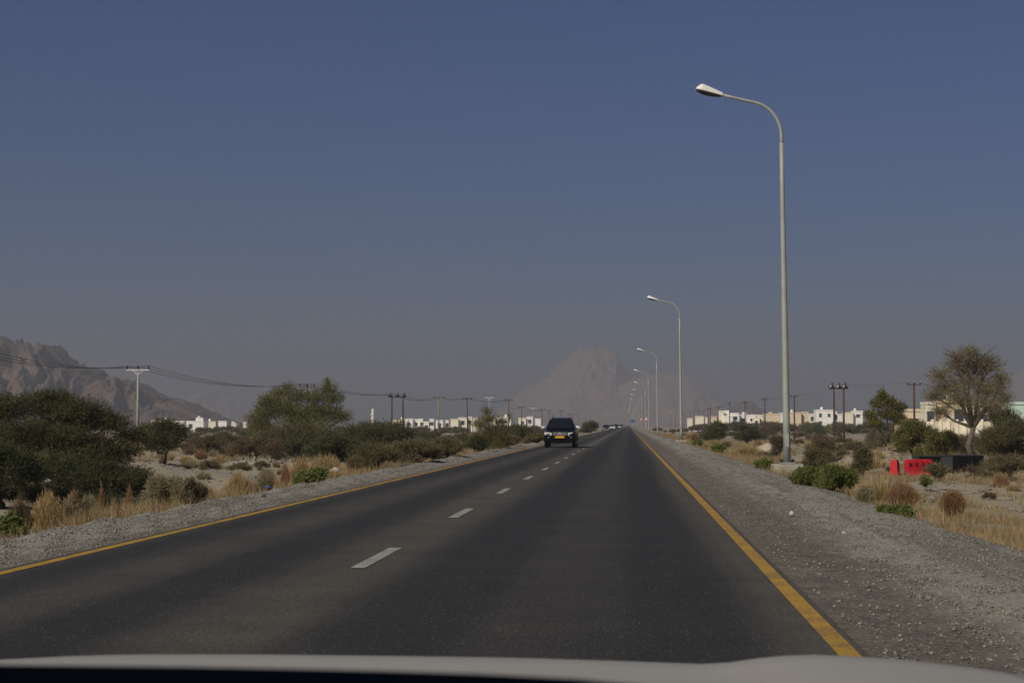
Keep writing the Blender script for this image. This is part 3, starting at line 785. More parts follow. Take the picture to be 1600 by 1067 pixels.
# ------------------------------------------------------------------ barriers
M_REDP = mat('red_plastic', (.52, .014, .026), .5, 0, .4, var=.25, scale=3)
M_REDD = mat('red_plastic_shade', (.05, .004, .005), .7)
M_BLKP = mat('black_sheet', (.006, .006, .007), .8, 0, .1, var=.3, scale=2)
M_GRYLIT = mat('sunlit_grey_sheet', (.045, .045, .05), .65, 0, .3)  # black sheet with sunlight put into its colour; rims share it
def red_barrier(px, Y, rz, L, label, top):
    p = at(px, 728, Y); g = gz1(p.x, Y) - .03
    H = at(px, top, Y).z - g
    t = empty('traffic_barrier', (p.x, Y, g), rz, label, 'barrier', 'red plastic barriers')
    pr = [(-.22, 0), (-.22, .22), (-.175, .34), (-.155, .95), (.155, .95), (.175, .34), (.22, .22), (.22, 0)]
    b = MB(); b.loft([[(x, y, z * H) for y, z in pr] for x in (-L / 2, -L / 2 + .04, L / 2 - .04, L / 2)]); b.build('body', M_REDP, t, bevel=.02)
    n = 4 if L > 1 else 3
    for k in range(n):
        x = -L / 2 + L * (k + .5) / n
        for s_ in (-1, 1):
            b = MB(); b.box((x, s_ * .158, H * .70), (L / n * .42, .03, H * .22)); b.build('slot', M_REDD, t)
        b = MB(); b.box((x, 0, H * .975), (L / n * .62, .22, H * .06)); b.build('top_lug', M_REDP, t, bevel=.01)
    for k in range(n + 1):
        x = -L / 2 + L * k / n * .96 + L * .02
        b = MB(); b.box((x, 0, H * .47), (.06, .38, H * .86), taper=.9); b.build('rib', M_REDP, t)
red_barrier(1398, 91, R(76), 1.2, 'short looking red plastic barrier seen end-on beside the dry shrubs', 718)
red_barrier(1435, 92, R(24), 1.5, 'longer red plastic barrier seen from the side before the black boxes', 717.5)
def black_box(px0, px1, Y, dep, rz, label, top):
    a = at((px0 + px1) / 2, top, Y); W = (px1 - px0) / F_PX * Y; g = gz1(a.x, Y) - .1; H = a.z - g
    t = empty('black_container', (a.x, Y + dep / 2, g), rz, label, 'container', 'black open boxes')
    b = MB(); b.box((0, -dep / 2, H / 2), (W, .05, H)); b.build('front_panel', M_BLKP, t)
    b = MB(); b.box((0, dep / 2, H / 2), (W, .05, H)); b.build('back_panel', M_BLKP, t)
    for s_ in (-1, 1):
        b = MB(); b.box((s_ * (W / 2 - .03), 0, H / 2), (.05, dep - .06, H)); b.build('side_panel', M_GRYLIT, t)  # sides of the black box coloured grey for the sun on them
    b = MB()
    for s_ in (-1, 1): b.box((0, s_ * dep / 2, H + .02), (W + .06, .10, .04))
    for s_ in (-1, 1): b.box((s_ * W / 2, 0, H + .02), (.07, dep - .1, .04))
    b.build('rim', M_GRYLIT, t)
    for k in range(4):
        b = MB(); b.box((-W / 2 + W * (k + .5) / 4, -dep / 2 - .045, H / 2), (.07, .04, H * .96)); b.build('rib', M_BLKP, t)
black_box(1434, 1467, 97, 1.2, R(8), 'small black box behind the longer red barrier', 713)
black_box(1482, 1533, 94.5, 1.4, R(15), 'large black box with a sunlit grey side next to the trunk of the big tree', 712)

# ------------------------------------------------------------------ houses
HM = {'white': mat('white_render', (.86, .85, .80), .9, 0, .2, var=.06, scale=.4),
      'cream': mat('cream_render', (.82, .76, .62), .9, 0, .2, var=.06, scale=.4),
      'sand': mat('sand_render', (.68, .57, .41), .9, 0, .2, var=.06, scale=.4),
      'mint': mat('mint_render', (.50, .62, .55), .9, 0, .2, var=.06, scale=.4)}
M_WIN = mat('dark_window', (.05, .055, .06), .2)
M_FRAME = mat('window_frame', (.50, .48, .44), .7)
def house(blocks, Y, label, group, base=-2.4, dep=9.0, seed=0, cat='house', name='house'):
    """blocks: (px0, px1, py_top, colour, y shift, window rows) in photograph pixels at distance Y"""
    rr = random.Random(seed)
    x0 = xat((blocks[0][0] + blocks[0][1]) / 2, Y)
    t = empty(name, (x0, Y, base), label=label, cat=cat, group=group)
    for k, (p0, p1, tp, col, sh, rows_) in enumerate(blocks):
        a = at(p0, tp, Y + sh); c = at(p1, tp, Y + sh); W = c.x - a.x; H = a.z - base; cx = (a.x + c.x) / 2 - x0
        D = dep * (1 if W > 3.5 else .45)
        m = HM[col]
        b = MB(); b.box((cx, sh + D / 2, H / 2), (W, D, H)); wo = b.build('wall', m, t)
        b = MB(); e = .22                                                    # parapet
        b.box((cx, sh - .03, H + .2), (W + .12, e, .45)); b.box((cx, sh + D + .03, H + .2), (W + .12, e, .45))
        b.box((cx - W / 2 + .05, sh + D / 2, H + .2), (e, D - .2, .45)); b.box((cx + W / 2 - .05, sh + D / 2, H + .2), (e, D - .2, .45))
        b.build('parapet', m, t)
        if W > 4 and rr.random() < .65:
            qx = cx + W * rr.uniform(-.3, .3); qy = sh + D * rr.uniform(.3, .7); b = MB(); b.box((qx, qy, H + .45), (1.3, 1.3, .08))
            for ax in (-.5, .5):
                for ay in (-.5, .5): b.box((qx + ax, qy + ay, H + .2), (.09, .09, .41))
            to = b.build('tank_stand', M_FRAME, t)
            b = MB(); b.tube([(qx, qy, H + .5), (qx, qy, H + 1.35), (qx, qy, H + 1.6)], [.62, .62, .2], 12); b.build('water_tank', HM['white'], to, smooth=False)
        for r_ in range(rows_):
            n = max(1, int(W / 3.3)); z = H - 1.9 - 3.1 * r_
            if z < 2.0: break
            for q in range(n):
                if rr.random() < .22: continue
                wx = cx - W / 2 + W * (q + .5) / n; ww = rr.choice((1.0, 1.3, 1.6)); wh = rr.choice((1.3, 1.5, 1.9))
                b = MB()
                b.box((wx, sh - .04, z + wh / 2 + .06), (ww + .24, .12, .12)); b.box((wx, sh - .04, z - wh / 2 - .06), (ww + .24, .12, .12))
                for s_ in (-1, 1): b.box((wx + s_ * (ww / 2 + .06), sh - .04, z), (.12, .12, wh))
                fo = b.build('window', M_FRAME if rr.random() < .6 else m, t)
                b = MB(); b.box((wx, sh - .012, z), (ww, .03, wh)); b.build('pane', M_WIN, fo)
    return t
HL, HR = 'houses beyond the plain on the left', 'houses beyond the plain on the right'
W_, K_, N_ = 'white', 'cream', 'sand'
house([(236, 262, 657, K_, 0, 1)], 760, 'low cream house mostly hidden behind the round tree by the grey pole', HL, seed=1)
house([(271, 288, 659, W_, 0, 1)], 760, 'small white house just right of the round tree', HL, seed=2)
house([(291, 318, 659, W_, 0, 1), (306, 317, 654, W_, 3, 1), (309, 312, 651.5, W_, 5, 0)], 750, 'white house with stepped roof rooms, second from the round tree', HL, seed=3)
house([(320, 337, 659.5, K_, 0, 1)], 770, 'pale cream flat roofed house between two white ones', HL, seed=4)
house([(341, 354, 659, W_, 0, 0)], 750, 'plain white box-like house right of the pale cream one', HL, seed=5)
house([(356, 369, 662, K_, 0, 1), (362, 366, 659.5, K_, 2, 0)], 900, 'small low beige house left of the tall green tree', HL, seed=6)
house([(380, 386, 660, K_, 0, 0)], 900, 'tiny beige house glimpsed left of the tall green tree', HL, seed=7)
house([(612, 631, 657, N_, 0, 1)], 760, 'sand coloured house behind the brown double pole', HL, seed=8)
house([(632.5, 645, 655.5, W_, 0, 2), (645, 656, 656, W_, 2, 1), (656, 661, 655.5, W_, 1, 1)], 740, 'wide white house right of the brown double pole', HL, seed=9)
house([(662, 670, 660, W_, 0, 1)], 720, 'small white house left of the pale wooden pole', HL, seed=10)
house([(671, 678, 655.5, W_, 0, 2)], 790, 'narrow tall white house beside the pale wooden pole', HL, seed=11)
house([(681, 692, 657.5, W_, 0, 1)], 760, 'white house directly behind the pale wooden pole', HL, seed=12)
house([(696, 701, 657.5, W_, 0, 1)], 760, 'little white house right of the pale wooden pole', HL, seed=13)
house([(704, 716, 656, K_, 0, 1), (716, 730, 653.5, K_, 2, 2), (730, 738, 652.5, W_, 4, 1)], 740, 'long cream house with rising roofline behind the leaning pole', HL, seed=14)
house([(738.5, 747, 653.5, K_, 0, 2)], 760, 'cream house left of the feathery tree', HL, seed=15)
house([(770, 783, 653.5, K_, 0, 1), (783, 797, 652.5, W_, 2, 2), (797, 799, 655, W_, 0, 0)], 780, 'pale house just right of the feathery tree', HL, seed=16)
house([(810, 822, 654, K_, 0, 1), (823, 832.5, 652, W_, 1, 2)], 820, 'cream and white house left of the off-road car mirror', HL, seed=17)
house([(836, 845, 655, W_, 0, 1)], 900, 'small far white house behind the off-road car mirror', HL, seed=18)
# minaret
c = at(582.5, 638, 900); t = empty('minaret', (c.x, 900, -2.4), label='thin pale minaret above the bushes on the left', cat='minaret'); Hm = c.z + 2.4
b = MB(); b.tube([(0, 0, 0), (0, 0, Hm * .72)], [.85, .75], 10); b.build('shaft', HM['cream'], t)
b = MB(); b.tube([(0, 0, Hm * .72), (0, 0, Hm * .745)], [1.25, 1.25], 10); b.build('balcony', HM['cream'], t)
b = MB(); b.tube([(0, 0, Hm * .745), (0, 0, Hm * .89), (0, 0, Hm * .93), (0, 0, Hm)], [.6, .6, .7, .05], 10); b.build('spire', HM['white'], t)

house([(1087, 1100.5, 651.5, K_, 0, 0)], 780, 'plain cream box-like house left of the villa', HR, seed=20)
house([(1074, 1082, 654.5, K_, 0, 0)], 900, 'tiny pale house left of the plain cream box', HR, seed=21)
house([(1102, 1106, 653, K_, 0, 0), (1110, 1120, 651.5, N_, 4, 0)], 850, 'low sand coloured house between the box and the villa', HR, seed=22)
house([(1123, 1131, 643, K_, 0, 0), (1131, 1155, 646.5, W_, 3, 2), (1132, 1139, 642.5, W_, 8, 0), (1131, 1145, 650.5, W_, -1.5, 1)], 760, 'long white villa with a taller cream end block', HR, seed=23)
house([(1155, 1166, 649, W_, 0, 2), (1160, 1165.5, 645, W_, 3, 0)], 770, 'white house with a stair tower right of the long villa', HR, seed=24)
house([(1167, 1181, 649, W_, 0, 1), (1181, 1192, 649.5, W_, 2, 1), (1177, 1187, 653, K_, -2, 1)], 750, 'white house with cream porch before the conical hill', HR, seed=25)
house([(1194, 1220, 647.5, N_, 0, 1), (1202, 1206, 645, N_, 3, 0)], 740, 'wide sand coloured house left of the nearest lamp', HR, seed=26)
house([(1220, 1234, 646, W_, 0, 1)], 760, 'white house partly behind the nearest lamp post', HR, seed=27)
house([(1234, 1252, 645.5, N_, 0, 1), (1253, 1263, 644.5, N_, 2, 1)], 740, 'sand coloured house right of the nearest lamp post', HR, seed=28)
house([(1263, 1275, 647.5, K_, 0, 1)], 770, 'low cream house between sand and white houses', HR, seed=29)
house([(1275, 1302, 641.5, W_, 0, 2), (1302, 1308, 644.5, W_, 3, 1)], 720, 'large white house left of the brown double pole on the right', HR, seed=30)
house([(1308, 1318, 648, W_, 0, 1)], 800, 'white house seen behind the brown double pole on the right', HR, seed=31)
house([(1319, 1333, 645.5, K_, 0, 1), (1333, 1348, 643, W_, 2, 1)], 780, 'pale house left of the young green tree', HR, seed=32)
# the larger house behind the big tree
house([(1410, 1444, 642.5, N_, 6, 1)], 300, 'sand coloured wall-like house left of the big house', HR, base=-1.6, seed=33)
big = house([(1446, 1462, 632, K_, 0, 1), (1462, 1474, 630, N_, 1.5, 1), (1474, 1522, 629, N_, 0, 2), (1522, 1545, 634, N_, 2, 1)], 250, 'big cream house with dark windows behind the bare topped tree', HR, base=-1.6, seed=35)
house([(1586, 1640, 632, 'mint', 0, 0), (1580, 1590, 648, W_, -1, 0)], 260, 'pale mint house cut by the right edge of the view', HR, base=-1.6, seed=36)
# its garden wall with panels
wl = empty('garden_wall', (xat(1495, 240), 240, -1.6), label='cream panelled garden wall in front of the big house', cat='wall'); 
hw = at(1495, 655, 240).z + 1.6
x0 = xat(1444, 240) - wl.location.x; x1 = xat(1560, 240) - wl.location.x; n = 9
for k in range(n + 1):
    x = x0 + (x1 - x0) * k / n; b = MB(); b.box((x, 0, hw / 2), (.35, .35, hw * 1.0)); b.build('pier', HM['cream'], wl)
    if k < n:
        b = MB(); b.box((x + (x1 - x0) / n / 2, .05, hw * .46), ((x1 - x0) / n - .35, .18, hw * .92)); b.build('panel', HM['sand'] if k % 2 else HM['cream'], wl)
# ------------------------------------------------------------------ foliage tools (leaf-sized faces on twigs)
def unit(v): return v / np.maximum(np.linalg.norm(v, axis=-1, keepdims=True), 1e-9)
def tris_from(p, d, L, w, rg, side=None):
    """one slim triangle per row: base at p, along d, length L, width w"""
    n = len(p); r = rg.normal(size=(n, 3)); s = unit(np.cross(d, r)) * (np.asarray(w).reshape(-1, 1) / 2)
    v = np.stack([p - s, p + s, p + d * np.asarray(L).reshape(-1, 1)], 1).reshape(-1, 3)
    return v
def tri_mesh(name, v): return mesh_tris(name, v, np.arange(len(v)).reshape(-1, 3))
def spray_crown(rg, cl, n_twig, per, twig_len, leaf_len, leaf_w, up=.35, flat=.0, shell=.55, twig_w=.012):
    """cl: rows (cx,cy,cz,rx,ry,rz). twigs grow outward inside each clump, leaves sit along each twig"""
    cl = np.asarray(cl, float); vol = (cl[:, 3] * cl[:, 4] * cl[:, 5]) ** .62; pk = rg.choice(len(cl), n_twig, p=vol / vol.sum())
    d = unit(rg.normal(size=(n_twig, 3))); rad = shell + (1 - shell) * rg.random((n_twig, 1)); rad = np.where(rg.random((n_twig, 1)) < .35, rg.random((n_twig, 1)), rad)
    c = cl[pk]; wob = 1 + .22 * np.sin(d[:, :1] * 5 + pk[:, None]) * np.cos(d[:, 1:2] * 4 + pk[:, None] * 2)
    p = c[:, :3] + d * c[:, 3:] * rad * wob
    td = unit(d * np.array([1, 1, 1 - flat]) + np.array([0, 0, up]) + rg.normal(size=(n_twig, 3)) * .45)
    TL = twig_len * rg.uniform(.5, 1.3, (n_twig, 1)); p = p - td * TL * .5
    out = [tris_from(p, td, TL[:, 0], np.full(n_twig, twig_w), rg)]
    P = np.repeat(p, per, 0); D = np.repeat(td, per, 0); T = np.repeat(TL, per, 0) * rg.uniform(.1, 1.05, (n_twig * per, 1))
    ld = unit(D * .6 + rg.normal(size=P.shape) * .62)
    out.append(tris_from(P + D * T, ld, leaf_len * rg.uniform(.6, 1.3, len(P)), leaf_w * rg.uniform(.7, 1.3, len(P)), rg))
    return np.concatenate(out)
def limb_mesh(rg, targets, r0, stems=1, spread=.2, fork=.35):
    """trunk(s) from the ground forking to the clump centres"""
    b = MB(); targets = [Vector(t) for t in targets]
    top = sum(targets, Vector()) / len(targets)
    bases = []
    for k in range(stems):
        a = 2 * math.pi * k / max(stems, 1) + rg.random()
        o = Vector((math.cos(a) * spread, math.sin(a) * spread, -.15)) if stems > 1 else Vector((0, 0, -.15))
        bases.append(o)
    for k, o in enumerate(bases):
        mine = targets[k::stems] or [targets[k % len(targets)]]
        m = sum(mine, Vector()) / len(mine); f = o.lerp(m, fork) + Vector((rg.normal() * .12, rg.normal() * .12, 0)) * r0 * 6
        mid = o.lerp(f, .5) + Vector((rg.normal(), rg.normal(), 0)) * r0 * 1.2
        b.tube([o, mid, f], [r0, r0 * .82, r0 * .62], 7)
        for t in mine:
            q = f.lerp(t, .5) + Vector((rg.normal(), rg.normal(), rg.normal() * .5)) * (t - f).length * .09
            b.tube([f, q, t], [r0 * .5, r0 * .3, r0 * .1], 5)
            for z in range(3):
                e = t + Vector(rg.normal(size=3)) * min((t - f).length * .12, .5); e.z = max(e.z, .1)
                b.tube([q.lerp(t, .3 + .2 * z), q.lerp(e, .6) + Vector((0, 0, .03)), e], [r0 * .18, r0 * .11, r0 * .03], 4, caps=False)
    return b
def leaf_mat(name, col, island=.45, trans=.4, var=.32, scale=1.1): return mat(name, col, .65, 0, .25, var=var, scale=scale, island=island, trans=trans)
L_ACA = leaf_mat('acacia_leaves', (.105, .102, .040))
L_ACA2 = leaf_mat('acacia_leaves_dark', (.078, .084, .034))
L_GHAF = leaf_mat('ghaf_leaves', (.175, .168, .045))
L_GREY = leaf_mat('grey_green_leaves', (.38, .33, .20))
L_BROWN = leaf_mat('dry_twigs', (.18, .13, .076))
L_RUST = leaf_mat('rusty_dry_stems', (.36, .22, .115), .4)
L_HERB = leaf_mat('fresh_green_leaves', (.17, .195, .055), .4)
L_FEATH = leaf_mat('feathery_leaves', (.19, .165, .06))
L_OLIVE = leaf_mat('olive_shrub_leaves', (.19, .163, .085))
L_TAN = leaf_mat('tan_grass_tuft', (.50, .38, .19), .35)
L_MID = leaf_mat('mid_acacia_leaves', (.135, .125, .058))
L_MID2 = leaf_mat('mid_acacia_leaves_green', (.105, .112, .045))
L_BIGT = leaf_mat('sparse_grey_leaves', (.26, .215, .12))
L_BARE = leaf_mat('bare_grey_twigs', (.19, .15, .095), .3)
M_BARK = mat('grey_bark', (.11, .085, .06), .9, 0, .1, var=.25, scale=6)
M_BARKP = mat('pale_trunk_bark', (.13, .105, .08), .9, 0, .1, var=.25, scale=4)

def clumps(rg, k, W, H, z0=.25, flat=.5, top=1.0, depth=None):
    """k clumps filling a dome W wide, H high"""
    out = []; Dp = W if depth is None else depth
    for i in range(k):
        a = 2.4 * i + rg.random() * .8; r = math.sqrt((i + .5) / k) * .8
        x = r * W / 2 * math.cos(a); y = r * Dp / 2 * math.sin(a)
        lim = H * (1 - flat * r ** 2.2) * (1 - .16 * rg.random())
        rz = H * rg.uniform(.13, .24); rx = W * rg.uniform(.14, .23)
        z = lim - rz if (i % 3) else max(z0 * H + rz * .6, lim - rz - rg.random() * H * .45)
        out.append((x, y, z, rx, rx * Dp / W, rz))
    return out
def scale_to(px, top, Y, x=None):
    c = at(px, top, Y); g = gz1(c.x, Y); return c.x, g, c.z - g
def plant(name, label, cat, px, top, Y, wpx, leaf, seed, k=14, n=3500, per=5, leaf_len=.10, leaf_w=.03, twig=.35, z0=.2, flat=.5, up=.35, r0=.09, stems=1, bark=None, group=None, cl=None, shell=.5, fork=.35, depth=None, g_off=0.0, twig_w=.014, names=('trunk', 'crown')):
    rg = np.random.default_rng(seed); x, g, H = scale_to(px, top, Y); g += g_off; H -= g_off; W = wpx / F_PX * Y
    t = empty(name, (x, Y, g), label=label, cat=cat, group=group)
    cl_ = [(a * W, b_ * W, c_ * H, d_ * W, e_ * W, f_ * H) for a, b_, c_, d_, e_, f_ in cl] if cl else clumps(rg, k, W, H * .97, z0, flat, depth=None if depth is None else depth * W)
    lm = limb_mesh(rg, [c_[:3] for c_ in cl_], r0, stems, spread=r0 * 2.2, fork=fork); lm.build(names[0], bark or M_BARK, t, smooth=True)
    if leaf_len >= .085 and leaf is not L_HERB: n = int(n * (.92 if seed <= 3 or seed == 7 else .68))
    v = spray_crown(rg, cl_, n, per, twig, leaf_len, leaf_w, up, .3, shell, twig_w)
    v[:, 2] = np.maximum(v[:, 2], .01)
    link(names[1], tri_mesh(names[1], v), leaf, t)
    return t

# ------------------------------------------------------------------ prominent trees and bushes on the left
plant('acacia_tree', 'large dark umbrella acacia at the left edge, tallest of the near bushes', 'tree', 82, 612, 60, 300, L_ACA, 1, n=20000, per=6, leaf_len=.085, leaf_w=.026, twig=.42, r0=.13, stems=3, z0=.35, flat=.55, depth=.8,
      cl=[(-.42, .05, .80, .16, .16, .17), (-.22, -.1, .86, .17, .16, .14), (-.02, .05, .88, .17, .17, .13), (.15, -.05, .83, .15, .15, .12), (.30, .0, .72, .13, .14, .10), (.42, .05, .60, .10, .11, .09), (-.3, -.18, .62, .17, .14, .14), (-.08, -.2, .64, .17, .13, .12), (.13, -.18, .60, .16, .13, .10), (.30, -.12, .52, .14, .12, .08), (-.45, -.1, .55, .15, .14, .16), (.0, .25, .72, .22, .14, .14), (.43, -.06, .47, .09, .1, .06), (-.15, -.25, .47, .2, .1, .12), (-.02, .03, .955, .10, .1, .045), (-.2, -.22, .40, .22, .12, .12), (.08, -.26, .36, .2, .1, .10), (.22, -.22, .42, .17, .1, .10), (.34, -.1, .40, .13, .1, .09), (-.35, -.2, .36, .2, .12, .12), (.05, -.1, .55, .3, .16, .12), (.22, 0, .76, .14, .12, .1)])
plant('thorn_bush', 'dark green thorn bush sprawling below the umbrella acacia on the left', 'bush', 142, 705, 55, 215, L_ACA2, 2, n=9000, per=6, leaf_len=.085, leaf_w=.024, twig=.40, k=18, z0=.05, flat=.7, r0=.06, stems=5)
plant('thorn_bush', 'very dark bush in the bottom left shade under the umbrella acacia', 'bush', 2, 680, 52, 130, L_ACA2, 3, n=7000, per=6, leaf_len=.085, leaf_w=.026, twig=.40, k=14, z0=.05, flat=.5, r0=.06, stems=4)
plant('round_tree', 'small round tree with leaning stems beside the grey pole', 'tree', 255, 651, 112, 78, L_ACA, 4, n=4800, per=6, leaf_len=.13, leaf_w=.04, twig=.45, r0=.13, stems=4, bark=M_BARK, fork=.42,
      cl=[(-.30, 0, .72, .22, .2, .14), (0, 0, .84, .27, .25, .13), (.28, 0, .74, .22, .2, .14), (-.1, -.1, .62, .28, .25, .16), (.2, -.1, .50, .24, .2, .16), (-.28, 0, .50, .17, .2, .13), (.05, 0, .42, .18, .18, .10), (.38, 0, .60, .13, .15, .10)])
plant('grey_shrub', 'pale grey green rounded shrub on the gravel edge, left of the dry grass', 'shrub', 258, 733, 31.5, 74, L_GREY, 5, n=5200, per=5, leaf_len=.035, leaf_w=.009, twig=.14, k=14, z0=.08, flat=.5, r0=.014, stems=6, names=('stems', 'foliage'))
plant('grey_shrub', 'brownish twiggy shrub touching the right side of the pale grey one', 'shrub', 300, 741, 32, 46, L_OLIVE, 6, n=2600, per=4, leaf_len=.035, leaf_w=.008, twig=.16, k=9, z0=.08, flat=.4, r0=.012, stems=6, up=.7, names=('stems', 'foliage'))
plant('ghaf_tree', 'tall bright green tree rising above the acacias left of the road', 'tree', 468, 590, 175, 165, L_GHAF, 7, n=10000, per=6, leaf_len=.17, leaf_w=.05, twig=.75, r0=.22, stems=3, fork=.3,
      cl=[(-.40, 0, .42, .13, .13, .12), (-.32, .0, .56, .14, .14, .13), (-.30, 0, .70, .11, .11, .10), (-.18, 0, .62, .15, .15, .14), (-.20, .1, .80, .10, .1, .08), (-.02, 0, .76, .12, .12, .10), (-.04, 0, .52, .18, .17, .16), (.14, 0, .74, .12, .12, .11), (.16, 0, .56, .15, .15, .13), (.28, 0, .86, .09, .09, .09), (.27, 0, .95, .035, .035, .05), (.33, 0, .72, .11, .11, .1), (.30, 0, .52, .14, .14, .12), (.42, 0, .48, .10, .1, .10), (-.35, 0, .3, .16, .15, .14), (.1, -.05, .34, .3, .2, .15), (-.11, 0, .88, .06, .06, .05)])
G_A = None
plant('acacia_tree', 'brownish half dry umbrella acacia low in front of the tall green tree', 'tree', 396, 676, 122, 100, L_BROWN, 8, n=5200, per=5, leaf_len=.14, leaf_w=.03, twig=.55, k=13, z0=.4, flat=.45, r0=.10, stems=3)
plant('acacia_tree', 'wide olive green acacia in the middle, under the tall green tree', 'tree', 462, 655, 128, 150, L_MID, 9, n=11000, per=6, leaf_len=.13, leaf_w=.04, twig=.5, k=20, z0=.12, flat=.5, r0=.12, stems=4)
plant('acacia_tree', 'dark broad acacia left of the brown double pole', 'tree', 590, 645, 142, 130, L_MID2, 10, n=10000, per=6, leaf_len=.14, leaf_w=.045, twig=.55, k=18, z0=.1, flat=.5, r0=.12, stems=4)
plant('acacia_tree', 'deep green shadowy bush between two acacias under the tall tree', 'tree', 520, 672, 118, 90, L_MID2, 11, n=6500, per=6, leaf_len=.13, leaf_w=.045, twig=.5, k=14, z0=.02, flat=.5, r0=.10, stems=4)
plant('thorn_bush', 'green bush left of the tall green tree, under the little beige houses', 'bush', 352, 673, 150, 90, L_MID, 12, n=5000, per=6, leaf_len=.14, leaf_w=.045, twig=.5, k=14, z0=.02, flat=.5, r0=.08, stems=4)
plant('thorn_bush', 'reddish brown low bush right of the small round tree', 'bush', 318, 675, 150, 60, L_BROWN, 13, n=3200, per=5, leaf_len=.14, leaf_w=.035, twig=.5, k=10, z0=.02, flat=.5, r0=.06, stems=4)
plant('twiggy_shrub', 'open twiggy shrub on the gravel edge with its stems spreading upward', 'shrub', 583, 688, 56, 78, L_OLIVE, 14, n=4000, per=5, leaf_len=.06, leaf_w=.014, twig=.32, k=14, z0=.2, flat=.25, r0=.025, stems=8, up=.8, fork=.2, names=('stems', 'foliage'))
plant('thorn_bush', 'dark rounded bush on the gravel edge, second from the twiggy shrub', 'bush', 645, 682, 62, 80, L_OLIVE, 15, n=6500, per=6, leaf_len=.07, leaf_w=.02, twig=.32, k=16, z0=.05, flat=.45, r0=.04, stems=5)
plant('thorn_bush', 'olive bush at the gravel edge in front of the pale wooden pole', 'bush', 692, 682, 72, 62, L_OLIVE, 16, n=4800, per=6, leaf_len=.08, leaf_w=.024, twig=.34, k=14, z0=.05, flat=.45, r0=.04, stems=5)
plant('feathery_tree', 'thin feathery yellow green tree by the road, in front of the cream houses', 'tree', 764, 632, 98, 72, L_FEATH, 17, n=3000, per=5, leaf_len=.10, leaf_w=.022, twig=.5, r0=.06, stems=3, up=.6,
      cl=[(-.05, 0, .88, .12, .12, .09), (.0, 0, .72, .2, .2, .10), (-.22, 0, .60, .2, .2, .10), (.25, 0, .66, .14, .14, .07), (.1, 0, .50, .25, .2, .12), (-.1, 0, .38, .33, .25, .13), (.3, 0, .36, .2, .2, .12), (.45, 0, .72, .05, .05, .10), (-.3, 0, .25, .24, .2, .14), (.12, 0, .18, .35, .25, .14)])
plant('thorn_bush', 'dense dark green bush at the foot of the feathery tree', 'bush', 748, 679, 88, 34, L_MID2, 18, n=3500, per=6, leaf_len=.09, leaf_w=.03, twig=.34, k=12, z0=.02, flat=.35, r0=.05, stems=4)
plant('thorn_bush', 'olive bush right of the feathery tree at the road edge', 'bush', 792, 676, 108, 40, L_OLIVE, 19, n=3500, per=6, leaf_len=.10, leaf_w=.03, twig=.36, k=12, z0=.02, flat=.4, r0=.05, stems=4)
plant('thorn_bush', 'dark green bush beyond the road edge, left of the black off-road car', 'bush', 810, 660, 190, 50, L_MID2, 20, n=3500, per=6, leaf_len=.18, leaf_w=.06, twig=.6, k=12, z0=.02, flat=.4, r0=.08, stems=4)
plant('thorn_bush', 'yellowish bush close to the left mirror of the black off-road car', 'bush', 835, 678, 130, 34, L_FEATH, 21, n=2200, per=6, leaf_len=.12, leaf_w=.035, twig=.4, k=10, z0=.02, flat=.4, r0=.05, stems=4)
plant('thorn_bush', 'dark roadside bush just right of the black off-road car', 'bush', 922, 655, 300, 30, L_MID, 22, n=2500, per=6, leaf_len=.25, leaf_w=.08, twig=.7, k=10, z0=.02, flat=.5, r0=.08, stems=4)
plant('green_herb', 'low leafy green herb on the gravel edge left of the dry grass patch', 'plant', 478, 738, 43, 40, L_HERB, 23, n=380, per=6, leaf_len=.09, leaf_w=.05, twig=.16, k=9, z0=.05, flat=.3, r0=.010, stems=6, names=('stems', 'foliage'))
plant('green_herb', 'taller leafy green herb rising at the right end of the gravel edge herbs', 'plant', 497, 730, 44, 22, L_HERB, 24, n=300, per=6, leaf_len=.09, leaf_w=.05, twig=.16, k=7, z0=.05, flat=.2, r0=.010, stems=4, names=('stems', 'foliage'))
plant('green_herb', 'bright green herb clump in the bottom left corner', 'plant', 10, 798, 29, 70, L_HERB, 25, n=900, per=6, leaf_len=.06, leaf_w=.03, twig=.14, k=12, z0=.05, flat=.4, r0=.010, stems=6, names=('stems', 'foliage'))
plant('green_herb', 'yellow green herb clump right of the corner one on the left', 'plant', 66, 792, 31, 34, L_HERB, 26, n=500, per=6, leaf_len=.06, leaf_w=.022, twig=.14, k=9, z0=.05, flat=.4, r0=.010, stems=6, names=('stems', 'foliage'))

